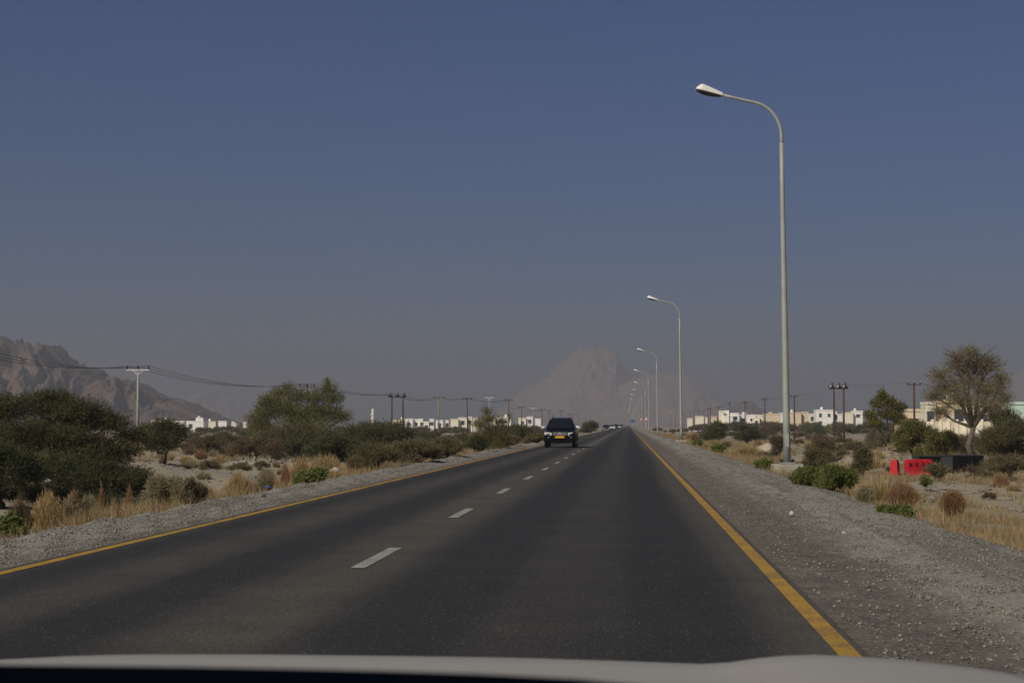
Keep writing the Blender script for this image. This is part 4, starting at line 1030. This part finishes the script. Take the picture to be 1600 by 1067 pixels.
def dry_clump(name, label, px, top, Y, wpx, leaf, seed, n=900, ball=False, group=None, cat='dry shrub', lw=.009, cone=False):
    """upright wiry stems fanning out of one root"""
    rg = np.random.default_rng(seed); x, g, H = scale_to(px, top, Y); W = wpx / F_PX * Y
    t = empty(name, (x, Y, g), label=label, cat=cat, group=group)
    a = rg.random(n) * 2 * math.pi; r = np.sqrt(rg.random(n))
    if ball:
        d = unit(rg.normal(size=(n, 3))); d[:, 2] = np.where(d[:, 2] < -.75, -d[:, 2], d[:, 2])
        tip = d * np.array([W / 2, W / 2, H * .46]) * rg.uniform(.75, 1.06, (n, 1)) + np.array([0, 0, H * .52])
        base = tip * rg.uniform(.15, .6, (n, 1)) * np.array([.5, .5, 1])
    else:
        prof = (1 - r ** 2 * (.85 if cone else .45)) * rg.uniform(.7, 1.05, n)
        tip = np.stack([np.cos(a) * r * W / 2 * (.8 if cone else 1), np.sin(a) * r * W / 2, H * prof], -1)
        base = tip * np.array([.35, .35, 0]) + np.stack([rg.normal(size=n) * W * .03, rg.normal(size=n) * W * .03, rg.random(n) * H * .25], -1)
    d = tip - base; L = np.linalg.norm(d, axis=1); d = unit(d)
    v = [tris_from(base, d, L, np.full(n, lw * 1.3), rg)]
    m = n * 3; q = rg.integers(0, n, m); f = rg.uniform(.45, 1.0, (m, 1)); p = base[q] + (tip - base)[q] * f
    v.append(tris_from(p, unit(d[q] + rg.normal(size=(m, 3)) * .35), np.full(m, H * .13), np.full(m, lw), rg))
    link('foliage', tri_mesh('foliage', np.concatenate(v)), leaf, t)
    b = MB()
    for k in range(5):
        q = int(rg.integers(0, n)); b.tube([(base[q] * .2).tolist(), (base[q] + (tip[q] - base[q]) * .5).tolist()], [lw * 1.6, lw], 4)
    b.tube([(0, 0, -.05), (0, 0, H * .18)], [lw * 3, lw * 2], 6)
    b.build('stems', M_BARK, t)
    return t
# rusty cones and tufts along the left gravel edge
dry_clump('dry_weed', 'rusty pointed dry weed, tall and narrow, before the dark thorn bush', 117, 757, 31, 26, L_RUST, 31, 420, cone=True)
dry_clump('dry_weed', 'thin spire-like rusty weed, tallest of the three on the left', 158, 752, 33, 12, L_RUST, 32, 260, cone=True)
dry_clump('dry_weed', 'flame shaped rusty weed right of the thin spire on the left', 202, 757, 34, 22, L_RUST, 33, 420, cone=True)
dry_clump('dry_weed', 'small rusty weed between the thin spire and the flame shaped one', 179, 775, 34, 12, L_RUST, 34, 220, cone=True)
dry_clump('dry_weed', 'straw brown arching weed mass beside the corner herbs on the left', 75, 766, 30.5, 52, L_TAN, 35, 900)
dry_clump('dry_weed', 'dull brown weed rising out of the green herbs in the left corner', 32, 772, 29.5, 42, L_BROWN, 36, 700)
dry_clump('dry_tuft', 'golden olive grass tuft on the gravel edge, left one of a pair', 112, 770, 31, 36, L_GREY, 37, 800, cat='grass tuft')
dry_clump('dry_tuft', 'golden olive grass tuft on the gravel edge, right one of a pair', 139, 772, 31.3, 36, L_GREY, 38, 800, cat='grass tuft')
dry_clump('dry_tuft', 'low olive tuft left of the paired golden tufts', 84, 782, 30.6, 36, L_GREY, 39, 700, cat='grass tuft')
dry_clump('dry_weed', 'orange brown upright weed at the right end of the dry grass patch', 553, 711, 60, 22, L_RUST, 40, 700, lw=.012)
dry_clump('dry_weed', 'thin orange weed in the middle of the left dry grass patch', 446, 722, 47, 14, L_RUST, 41, 350, lw=.01)
dry_clump('dry_tuft', 'broad tan tuft, the largest hump of the left dry grass patch', 508, 708, 58, 66, L_TAN, 42, 1600, cat='grass tuft', lw=.012)
dry_clump('dry_tuft', 'golden tuft on the left half of the dry grass patch', 470, 712, 56, 50, L_TAN, 43, 1200, cat='grass tuft', lw=.012)
dry_clump('dry_tuft', 'yellowish tuft right of the brownish twiggy shrub', 372, 735, 40, 36, L_TAN, 44, 1000, cat='grass tuft', lw=.009)
dry_clump('dry_tuft', 'olive gold tuft beside the left green herb', 415, 730, 42, 30, L_GREY, 45, 900, cat='grass tuft', lw=.009)

# ------------------------------------------------------------------ prominent plants on the right
plant('green_herb', 'leafy bright green bush at the concrete foot of the nearest lamp', 'plant', 1262, 728, 40, 48, L_HERB, 51, n=1000, per=6, leaf_len=.10, leaf_w=.022, twig=.24, k=12, z0=.05, flat=.35, r0=.012, stems=7, up=1.1, names=('stems', 'foliage'))
plant('green_herb', 'larger bright green bush on the gravel edge, right of the nearest lamp', 'plant', 1308, 727, 37.5, 62, L_HERB, 52, n=1700, per=6, leaf_len=.10, leaf_w=.02, twig=.24, k=15, z0=.05, flat=.4, r0=.012, stems=8, up=1.1, names=('stems', 'foliage'))
plant('green_herb', 'low green herb on the gravel edge below the brown wiry bush', 'plant', 1405, 788, 27, 46, L_HERB, 53, n=900, per=6, leaf_len=.05, leaf_w=.02, twig=.12, k=12, z0=.05, flat=.5, r0=.008, stems=6, names=('stems', 'foliage'))
plant('green_herb', 'small pale green herb just left of the low green one', 'plant', 1380, 787, 27.3, 14, L_HERB, 54, n=160, per=6, leaf_len=.05, leaf_w=.02, twig=.12, k=6, z0=.05, flat=.3, r0=.008, stems=4, names=('stems', 'foliage'))
dry_clump('wiry_bush', 'brown wiry rounded bush leaning right, left of the ball shaped one', 1409, 752, 31, 54, L_RUST, 55, 2200, lw=.006)
dry_clump('tumbleweed', 'ball shaped reddish brown wiry bush alone by the gravel track', 1488, 765, 29.5, 42, L_RUST, 56, 2600, ball=True, lw=.005)
dry_clump('grey_tuft', 'grey green tuft between the green bush and the brown wiry bush', 1352, 755, 32, 36, L_GREY, 57, 1000, cat='grass tuft')
plant('bare_topped_tree', 'largest tree on the right with a bare grey top and thick trunk', 'tree', 1521, 533, 118, 138, L_BIGT, 58, n=8200, per=5, leaf_len=.15, leaf_w=.024, twig=.85, r0=.26, stems=1, bark=M_BARKP, fork=.46, up=.0, shell=.35,
      cl=[(a - .07, *q) for a, *q in [(.02, 0, .90, .16, .16, .07), (-.10, 0, .80, .18, .18, .08), (.20, 0, .80, .2, .2, .09), (-.30, 0, .72, .17, .17, .08), (.36, 0, .68, .14, .14, .09), (-.22, 0, .60, .2, .2, .10), (.02, 0, .66, .24, .2, .09), (.22, 0, .60, .22, .2, .10), (-.38, 0, .54, .13, .13, .09), (-.08, -.1, .50, .25, .2, .09), (.18, -.1, .47, .24, .2, .09), (.40, 0, .52, .11, .11, .09), (-.3, 0, .42, .15, .15, .06)]])
rg = np.random.default_rng(77)
bt = [o for o in C.objects if o.name == 'bare_topped_tree'][0]
b = MB(); Ht = 7.9
for k in range(90):                                    # bare twigs standing out of the top
    a = rg.random() * 6.28; r = rg.random() * 1.9; p0 = Vector((.1 + r * math.cos(a) * .5, r * math.sin(a) * .5, Ht * rg.uniform(.68, .84)))
    p2 = p0 + Vector((math.cos(a) * (.5 + rg.random()), math.sin(a) * .5, .3 + rg.random() * .9)); p1 = p0.lerp(p2, .5) + Vector((0, 0, .12))
    b.tube([p0, p1, p2], [.035, .022, .006], 4, caps=False)
    for q in range(5):
        e = p1.lerp(p2, rg.random()) ; b.tube([e, e + Vector((rg.normal() * .3, rg.normal() * .3, .1 + rg.random() * .4))], [.014, .004], 3, caps=False)
o = b.build('bare_twigs', M_BARK, bt); o['kind'] = 'stuff'
plant('young_tree', 'open green tree with a thin forked trunk left of the reddish brown pole', 'tree', 1382, 607, 150, 66, L_GHAF, 59, n=4500, per=6, leaf_len=.15, leaf_w=.05, twig=.5, r0=.12, stems=2, fork=.3,
      cl=[(-.05, 0, .90, .12, .12, .09), (-.15, 0, .78, .18, .18, .08), (.12, 0, .80, .14, .14, .08), (.30, 0, .72, .2, .18, .09), (-.32, 0, .60, .16, .16, .09), (.05, 0, .62, .2, .2, .08), (.32, 0, .55, .18, .18, .10), (-.2, 0, .48, .18, .18, .07)])
plant('leafy_bush', 'dense bright green bush between the young tree and the big tree', 'bush', 1428, 646, 128, 60, L_GHAF, 60, n=6500, per=6, leaf_len=.13, leaf_w=.045, twig=.45, k=16, z0=.02, flat=.35, r0=.08, stems=5)
plant('leafy_bush', 'smaller green bush just left of the trunk of the big tree', 'bush', 1472, 664, 122, 52, L_GHAF, 61, n=4500, per=6, leaf_len=.13, leaf_w=.045, twig=.45, k=13, z0=.02, flat=.35, r0=.07, stems=5)
plant('acacia_tree', 'dark green acacia at the right edge in front of the mint house', 'tree', 1592, 640, 104, 130, L_MID, 62, n=11000, per=6, leaf_len=.12, leaf_w=.035, twig=.45, k=20, z0=.05, flat=.4, r0=.10, stems=4)
plant('acacia_tree', 'dark low acacia behind the trunk of the big tree, against the house', 'tree', 1562, 622, 160, 60, L_MID2, 63, n=4500, per=6, leaf_len=.15, leaf_w=.05, twig=.5, k=14, z0=.2, flat=.4, r0=.10, stems=3)
plant('thorn_bush', 'brown grey bush right under the big tree, behind the large black box', 'bush', 1505, 670, 130, 66, L_BARE, 64, n=3200, per=5, leaf_len=.12, leaf_w=.03, twig=.5, k=12, z0=.02, flat=.4, r0=.06, stems=5)
plant('thorn_bush', 'green shrub growing in front of the gap between the black boxes', 'bush', 1463, 722, 84, 46, L_OLIVE, 65, n=1300, per=6, leaf_len=.09, leaf_w=.026, twig=.3, k=11, z0=.02, flat=.4, r0=.03, stems=6)
plant('thorn_bush', 'rusty low shrub leaning on the right end of the large black box', 'bush', 1521, 723, 86, 30, L_BROWN, 66, n=700, per=5, leaf_len=.09, leaf_w=.02, twig=.3, k=9, z0=.02, flat=.4, r0=.03, stems=6)
plant('thorn_bush', 'dark twiggy bush at the right edge below the acacia', 'bush', 1572, 705, 84, 90, L_OLIVE, 67, n=4200, per=5, leaf_len=.09, leaf_w=.024, twig=.36, k=14, z0=.02, flat=.4, r0=.04, stems=6)
plant('round_bush', 'neat umbrella bush alone on the gravel plain left of the sand mound', 'bush', 1116, 663, 195, 36, L_MID2, 68, n=3800, per=6, leaf_len=.17, leaf_w=.055, twig=.5, k=12, z0=.3, flat=.45, r0=.12, stems=3)
plant('round_bush', 'wide dark bush right of the neat umbrella bush on the plain', 'bush', 1167, 658, 225, 42, L_MID2, 69, n=3800, per=6, leaf_len=.2, leaf_w=.06, twig=.55, k=14, z0=.05, flat=.45, r0=.12, stems=4)
plant('round_bush', 'dark bush behind the neat umbrella bush, before the villa', 'bush', 1123, 655.5, 300, 24, L_MID2, 70, n=2200, per=6, leaf_len=.24, leaf_w=.08, twig=.6, k=10, z0=.1, flat=.45, r0=.12, stems=3)
plant('twiggy_shrub', 'brown twiggy shrub touching the left side of the nearest lamp post', 'shrub', 1213, 672, 120, 26, L_BROWN, 71, n=1800, per=5, leaf_len=.12, leaf_w=.03, twig=.45, k=10, z0=.02, flat=.4, r0=.04, stems=6, names=('stems', 'foliage'))
plant('twiggy_shrub', 'brown spreading shrub right of the nearest lamp on the pale rubble bank', 'shrub', 1282, 672, 118, 46, L_BROWN, 72, n=2400, per=5, leaf_len=.12, leaf_w=.03, twig=.45, k=12, z0=.02, flat=.5, r0=.04, stems=6, names=('stems', 'foliage'))
plant('thorn_bush', 'dark rounded bush midway between the nearest lamp and the red barriers', 'bush', 1345, 694, 78, 34, L_OLIVE, 73, n=2600, per=6, leaf_len=.08, leaf_w=.024, twig=.3, k=11, z0=.02, flat=.4, r0=.04, stems=5)
plant('thorn_bush', 'low olive bush right of the foot of the nearest lamp', 'bush', 1278, 698, 66, 52, L_OLIVE, 74, n=2800, per=6, leaf_len=.07, leaf_w=.02, twig=.28, k=12, z0=.02, flat=.5, r0=.03, stems=5)
plant('green_herb', 'small green weed in the grass left of the nearest lamp foot', 'plant', 1195, 716, 56, 28, L_HERB, 75, n=500, per=6, leaf_len=.09, leaf_w=.035, twig=.2, k=8, z0=.05, flat=.4, r0=.010, stems=5, names=('stems', 'foliage'))
plant('green_herb', 'small dark green weed in the grass near the second lamp', 'plant', 1090, 686, 118, 16, L_HERB, 76, n=500, per=6, leaf_len=.14, leaf_w=.05, twig=.3, k=8, z0=.05, flat=.4, r0=.012, stems=5, names=('stems', 'foliage'))
plant('green_herb', 'green weed in the grass halfway between the first two lamps', 'plant', 1121, 694, 92, 22, L_HERB, 77, n=600, per=6, leaf_len=.12, leaf_w=.045, twig=.28, k=8, z0=.05, flat=.4, r0=.012, stems=5, names=('stems', 'foliage'))
plant('green_herb', 'green weed at the foot of the longer red barrier', 'plant', 1446, 742, 68, 16, L_HERB, 78, n=260, per=6, leaf_len=.09, leaf_w=.03, twig=.2, k=6, z0=.05, flat=.3, r0=.01, stems=5, names=('stems', 'foliage'))

# ------------------------------------------------------------------ desert shrubs scattered over the plain
protos = {}
def proto(kind, seed, W, H, k, n, leaf, **kw):
    rg = np.random.default_rng(seed); cl = clumps(rg, k, W, H, .03, .5)
    v = spray_crown(rg, cl, n, 5, .34, .13, .045, .4, .3, .5, .02); v[:, 2] = np.maximum(v[:, 2], -.05)
    return tri_mesh(kind, v), leaf
PR = []
for s_, leaf in enumerate((L_MID, L_MID2, L_OLIVE, L_BROWN, L_MID2, L_OLIVE)):
    me, lf = proto('desert_shrub', 200 + s_, 2.0 + .2 * (s_ % 3), 1.25 + .15 * (s_ % 2), 9, 900, leaf); me.materials.append(lf); PR.append(me)
rs = random.Random(5)
def desert_shrub(px, Y, s, label, group, kinds=range(6)):
    x = xat(px, Y); me = PR[rs.choice(list(kinds))]
    o = bpy.data.objects.new('desert_shrub', me); C.objects.link(o)
    o.location = (x, Y, gz1(x, Y) - .05); o.rotation_euler = (0, 0, rs.uniform(0, 6.28)); o.scale = (s * rs.uniform(.9, 1.25), s * rs.uniform(.9, 1.2), s * rs.uniform(.75, 1.05))
    tag(o, label, 'shrub', group)
KINDC = {0: 'olive green', 1: 'dark green', 2: 'pale olive', 3: 'reddish brown', 4: 'dark green', 5: 'pale olive'}
ZL = ((0, 400, 'right of the small round tree'), (400, 600, 'around the tall green tree'), (600, 740, 'in front of the white houses'), (740, 860, 'around the feathery tree'), (860, 1000, 'left of the far oncoming traffic'))
ZR = ((0, 1075, 'right of the row of lamps'), (1075, 1150, 'before the long white villa'), (1150, 1230, 'before the conical hill'), (1230, 1300, 'right of the nearest lamp post'), (1300, 1380, 'behind the brown double pole'), (1380, 1700, 'under the trees at the right'))
def zone(px, Z):
    return [w for a, b_, w in Z if a <= px < b_][0]
for i in range(150):
    Y = 150 + 560 * rs.random() ** 1.3; px = rs.uniform(215, 960)
    x = xat(px, Y)
    if x > -11: continue
    s = rs.uniform(.6, 1.4) * (1 + Y / 1600); k = rs.choice((0, 1, 2, 3, 5))
    g_ = f"{KINDC[k]} shrub {'far out' if Y > 330 else 'midway'} on the left plain, {zone(px, ZL)}"
    desert_shrub(px, Y, s, g_, 'left plain: ' + g_, (k,))
for i in range(150):
    Y = 135 + 600 * rs.random() ** 1.4; px = rs.uniform(1000, 1600)
    x = xat(px, Y)
    if x < 10 or (abs(px - 1200) < 70 and Y < 200): continue
    s = rs.uniform(.5, 1.1) * (1 + Y / 1000); k = rs.choice((0, 2, 2, 3, 5, 5, 4))
    g_ = f"{KINDC[k]} shrub {'far out' if Y > 330 else 'midway'} on the right plain, {zone(px, ZR)}"
    desert_shrub(px, Y, s, g_, 'right plain: ' + g_, (k,))
for i in range(14):
    Y = rs.uniform(55, 125); px = rs.uniform(1110, 1600); x = xat(px, Y)
    if x < 8.5 or (1385 < px < 1540 and Y < 92): continue
    k = rs.choice((2, 3, 5)); g_ = f"small {KINDC[k]} shrub near the right verge, {zone(px, ZR)}"
    desert_shrub(px, Y, rs.uniform(.22, .5), g_, 'right verge: ' + g_, (k,))
for i in range(16):
    Y = rs.uniform(70, 140); px = rs.uniform(280, 780); x = xat(px, Y)
    if x > -10: continue
    k = rs.choice((2, 3, 5)); g_ = f"small {KINDC[k]} shrub behind the left verge, {zone(px, ZL)}"
    desert_shrub(px, Y, rs.uniform(.3, .7), g_, 'left verge: ' + g_, (k,))
for i in range(48):
    Y = rs.uniform(430, 660); px = rs.uniform(1085, 1385); x = xat(px, Y); k = rs.choice((0, 2, 5, 4, 3))
    g_ = f"{KINDC[k]} shrub hiding the foot of the right houses, {zone(px, ZR)}"
    desert_shrub(px, Y, rs.uniform(2.2, 3.3), g_, 'house belt: ' + g_, (k,))
for i in range(46):
    Y = rs.uniform(430, 660); px = rs.choice((rs.uniform(270, 392), rs.uniform(610, 745), rs.uniform(775, 850))); x = xat(px, Y); k = rs.choice((0, 1, 2, 5, 3))
    g_ = f"{KINDC[k]} shrub hiding the foot of the left houses, {zone(px, ZL)}"
    desert_shrub(px, Y, rs.uniform(1.5, 2.3), g_, 'left house belt: ' + g_, (k,))
# dry tufts: domes of wiry stems
TU = []
for s_, (leaf, W, H) in enumerate(((L_TAN, 1.0, .55), (L_BROWN, 1.1, .6), (L_RUST, .8, .7), (L_TAN, 1.3, .6), (L_GREY, .9, .55))):
    rg = np.random.default_rng(500 + s_); n_ = 700
    a = rg.random(n_) * 6.283; r = np.sqrt(rg.random(n_)); H_ = H * (1 - .55 * r ** 2) * rg.uniform(.6, 1.1, n_)
    tip = np.stack([np.cos(a) * r * W / 2, np.sin(a) * r * W / 2, H_], -1); base = tip * np.array([.5, .5, .0]) + np.stack([0 * r, 0 * r, rg.random(n_) * H * .2], -1)
    d = tip - base; v = tris_from(base, unit(d), np.linalg.norm(d, axis=1), np.full(n_, .022), rg)
    me = tri_mesh('dry_tuft', v); me.materials.append(leaf); TU.append(me)
TUN = ('tan', 'brown', 'rusty', 'broad tan', 'grey green')
def tuft(px, Y, x, k, s, lab):
    o = bpy.data.objects.new('dry_tuft', TU[k]); C.objects.link(o); o.location = (x, Y, gz1(x, Y) - .03); o.rotation_euler = (0, 0, rs.uniform(0, 6.28)); o.scale = (s, s * rs.uniform(.8, 1.2), s * rs.uniform(.8, 1.2))
    tag(o, lab, 'grass tuft', 'tufts: ' + lab)
for i in range(120):
    Y = 30 + 170 * rs.random() ** 1.3; px = rs.uniform(1040, 1600); x = xat(px, Y)
    if x < 4.9 or (6.2 < x < 13.5 and Y < 75) or (1375 < px < 1545 and Y < 95): continue
    k = rs.choice((0, 0, 1, 3, 3, 4, 2)); near = 'close by' if Y < 70 else 'farther off'
    tuft(px, Y, x, k, rs.uniform(.5, 1.1) * (1 + Y / 260), f"{TUN[k]} dry tuft {near} right of the road, {zone(px, ZR)}")
for i in range(90):
    Y = 34 + 170 * rs.random() ** 1.2; px = rs.uniform(250, 850); x = xat(px, Y)
    if x > -8.2: continue
    k = rs.randrange(5); near = 'close by' if Y < 80 else 'farther off'
    tuft(px, Y, x, k, rs.uniform(.5, 1.1) * (1 + Y / 260), f"{TUN[k]} dry tuft {near} left of the road, {zone(px, ZL)}")
# ------------------------------------------------------------------ dry grass (nobody could count it)
def grass(name, pts_fn, n, hmin, hmax, w, leaf, seed, per=7):
    rg = np.random.default_rng(seed); x, y, s = pts_fn(rg, n); z = gz(x, y)
    P = np.repeat(np.stack([x, y, z], -1), per, 0) + rg.normal(size=(n * per, 3)) * np.array([.07, .07, 0])
    d = unit(np.stack([rg.normal(size=n * per) * .42, rg.normal(size=n * per) * .42, np.ones(n * per)], -1))
    H = rg.uniform(hmin, hmax, n * per) * np.repeat(s, per)
    W = w * (1 + np.repeat(y, per) / 45)
    v = tris_from(P - np.array([0, 0, .02]), d, H, W, rg)
    tag(link(name, tri_mesh(name, v), leaf), kind='stuff')
def patchy(x, y, f=.25, lo=.0):
    return np.sin(x * f * 2.1 + 1.7 * np.sin(y * f * .9)) * np.sin(y * f * 1.3 + x * .4) + .5 * np.sin(x * 1.7 + y * .8) > lo
def right_strip(rg, n):
    y = 17 + 300 * rg.random(n * 3) ** 1.9; x = XR - .1 + np.abs(rg.normal(size=n * 3)) * 1.5 * (1 + y / 120)
    k = patchy(x, y, .5, -.55) & ~((x > 7.0 - .02 * (y - 30)) & (y < 75) & (rg.random(n * 3) < .9)); x, y = x[k][:n], y[k][:n]
    return x, y, rg.uniform(.6, 1.25, len(x)) * (.75 + .35 * np.sin(x * 1.3 + y * .5))
def safe(fn):
    def g(rg, n):
        x, y, s = fn(rg, n); m = n - len(x)
        if m > 0: x = np.concatenate([x, x[:m]]); y = np.concatenate([y, y[:m]]); s = np.concatenate([s, s[:m]])
        return x[:n], y[:n], s[:n]
    return g
L_GRASS = leaf_mat('dry_grass_blades', (.33, .245, .125), .35, .3, var=.3, scale=.5)
L_GRASS2 = leaf_mat('brown_grass_blades', (.24, .16, .085), .4, .3, var=.3, scale=.5)
grass('dry_grass', safe(right_strip), 17000, .08, .36, .006, L_GRASS, 301)
def right_field(rg, n):
    y = 40 + 260 * rg.random(n * 4) ** 1.6; x = 8 + rg.random(n * 4) * (12 + y * .28)
    k = patchy(x, y, .16, -.1) & ~((x < 13.5) & (y < 75)); x, y = x[k][:n], y[k][:n]
    return x, y, rg.uniform(.6, 1.2, len(x))
grass('dry_grass', safe(right_field), 22000, .14, .5, .008, L_GRASS, 302)
def left_strip(rg, n):
    y = 26 + 300 * rg.random(n * 3) ** 1.7; x = XL - .15 - np.abs(rg.normal(size=n * 3)) * 1.7
    k = patchy(x, y, .55, -.05); x, y = x[k][:n], y[k][:n]
    return x, y, rg.uniform(.7, 1.3, len(x))
grass('dry_grass', safe(left_strip), 7000, .10, .42, .007, L_GRASS, 303)
def left_field(rg, n):
    y = 60 + 240 * rg.random(n * 4) ** 1.4; x = -12 - rg.random(n * 4) * (8 + y * .26)
    k = patchy(x, y, .14, .25); x, y = x[k][:n], y[k][:n]
    return x, y, rg.uniform(.6, 1.2, len(x))
grass('dry_grass', safe(left_field), 15000, .15, .5, .009, L_GRASS, 304)

# ------------------------------------------------------------------ loose stones
def stones(name, x, y, z, r, m, seed):
    rg = np.random.default_rng(seed); n = len(x)
    base = np.array([(1, 0, 0), (0, 1, 0), (-1, 0, 0), (0, -1, 0), (0, 0, 1), (0, 0, -1)], float)
    F = np.array([(0, 1, 4), (1, 2, 4), (2, 3, 4), (3, 0, 4), (1, 0, 5), (2, 1, 5), (3, 2, 5), (0, 3, 5)])
    an = rg.random(n) * 6.28; ca, sa = np.cos(an), np.sin(an)
    v = base[None] * rg.uniform(.65, 1.3, (n, 6, 1)) + rg.normal(size=(n, 6, 3)) * .16
    v = v * np.stack([r, r * rg.uniform(.6, 1, n), r * rg.uniform(.4, .75, n)], -1)[:, None]
    vx = v[..., 0] * ca[:, None] - v[..., 1] * sa[:, None]; vy = v[..., 0] * sa[:, None] + v[..., 1] * ca[:, None]
    v = np.stack([vx + x[:, None], vy + y[:, None], v[..., 2] + (z + r * .2)[:, None]], -1).reshape(-1, 3)
    f = (F[None] + (np.arange(n) * 6)[:, None, None]).reshape(-1, 3)
    tag(link(name, mesh_tris(name, v, f), m), kind='stuff')
M_STONE = mat('mixed_stones', (.205, .193, .166), .95, 0, .1, island=.42)
rg = np.random.default_rng(401)
n = 60000; y = 7 + 75 * rg.random(n) ** 2.1; x = np.where(rg.random(n) < .8, rg.uniform(2.25, 4.65, n), rg.uniform(1.5, 3.0, n)); r = .005 + .018 * rg.random(n) ** 5 + y * .00010
stones('gravel', x, y, zr(x, y), r, M_STONE, 402)
n = 40000; y = 13.5 + 100 * rg.random(n) ** 1.8; x = np.where(rg.random(n) < .75, rg.uniform(-7.65, -6.35, n), rg.uniform(-6.7, -5.9, n)); r = .006 + .02 * rg.random(n) ** 6 + y * .00011
stones('gravel', x, y, zl(x, y), r, M_STONE, 403)
n = 30000; y = 35 + 150 * rg.random(n) ** 1.4; x = np.where(rg.random(n) < .5, -9 - rg.random(n) * (6 + y * .27), 5.5 + rg.random(n) * (6 + y * .27)); k = patchy(x, y, .1, -.1)
x, y = x[k], y[k]; r = .02 + .10 * rg.random(len(x)) ** 4 + y * .00025
stones('rubble', x, y, gz(x, y), r, M_STONE, 404)
n = 2500; ax, ay = [], []
for mx, my, rx, ry, h in MOUNDS[:-1]:
    ax.append(mx + rg.normal(size=420) * rx * .75); ay.append(my + rg.normal(size=420) * ry * .75)
x = np.concatenate(ax); y = np.concatenate(ay); r = .05 + .14 * rg.random(len(x)) ** 3
stones('rubble', x, y, gz(x, y), r, M_STONE, 405)
# single rocks and litter one can point to
M_PALE = mat('pale_rock', (.50, .47, .42), .9, var=.2, scale=9, bump=.4)
M_DKROCK = mat('dark_rock', (.06, .058, .055), .9, var=.2, scale=9)
M_BLUEP = mat('blue_plastic', (.03, .10, .26), .5)
def rock(name, px, py, Y, wpx, hpx, m, label, cat='rock', z=None, seed=0):
    rg = np.random.default_rng(seed); c = at(px, py, Y); W = wpx / F_PX * Y; H = hpx / F_PX * Y
    b = MB(); rings = []
    for t_, s_ in ((-.3, .7), (0, 1), (.35, .92), (.7, .62), (.95, .25)):
        rings.append([(W / 2 * s_ * math.cos(a) * rg.uniform(.8, 1.15), W / 2.6 * s_ * math.sin(a) * rg.uniform(.8, 1.15), H * t_ * rg.uniform(.9, 1.1)) for a in np.linspace(0, 6.28, 10)[:-1]])
    b.loft(rings); zz = gz1(c.x, Y) if z is None else z
    tag(b.build(name, m, None, (c.x, Y, zz)), label, cat)
rock('rock', 524, 740, 53, 18, 7, M_PALE, 'white flat rock lying at the end of the left dry grass patch', z=-.08, seed=1)
rock('rock', 352, 748, 66, 14, 12, M_PALE, 'pale upright rock among the grass left of the yellowish tuft', seed=2)
rock('rock', 412, 782, 31.5, 8, 4, M_DKROCK, 'dark lump lying on the left gravel shoulder below the blue scrap', z=.04, seed=3)
rock('plastic_scrap', 418, 762, 36, 13, 2.5, M_BLUEP, 'blue plastic scrap on the crest of the left gravel shoulder', 'litter', z=.05, seed=4)
rock('rock', 1237, 808, 26.2, 8, 5, M_PALE, 'pale stone standing out on the right gravel shoulder', z=.02, seed=5)
rock('rock', 1318, 838, 21.6, 6, 3, M_PALE, 'pinkish pale stone lower on the right gravel shoulder', z=.02, seed=6)
rock('rock', 1573, 848, 21.5, 9, 6, M_DKROCK, 'grey stone half in the grass near the right edge', seed=7)
rock('rock', 1340, 834, 22.3, 5, 3, M_PALE, 'small pale stone right of the pinkish one on the right shoulder', z=.02, seed=8)

# pale sand heap on the plain
hc = at(1193, 690, 150); rg = np.random.default_rng(9)
b = MB(); rings = []
for t_ in np.linspace(0, 1, 9):
    rr = 1 - t_ ** .85; rings.append([(2.9 * rr * math.cos(a) * (1 + .07 * math.sin(3 * a + 1) * rr) + .5 * t_, 2.2 * rr * math.sin(a) * (1 + .08 * math.sin(5 * a)), 1.25 * t_ * (1 + .03 * math.sin(7 * a)) - .15) for a in np.linspace(0, 2 * math.pi, 33)[:-1]])
b.loft(rings)
hp = b.build('sand_heap', mat('pale_sand', (.44, .39, .28), .95, 0, .1, var=.12, scale=3, bump=.8, bscale=9), None, (hc.x, 150, gz1(hc.x, 150)), smooth=True)
tag(hp, 'pale heap of sand dumped on the plain left of the nearest lamp post', 'sand heap')
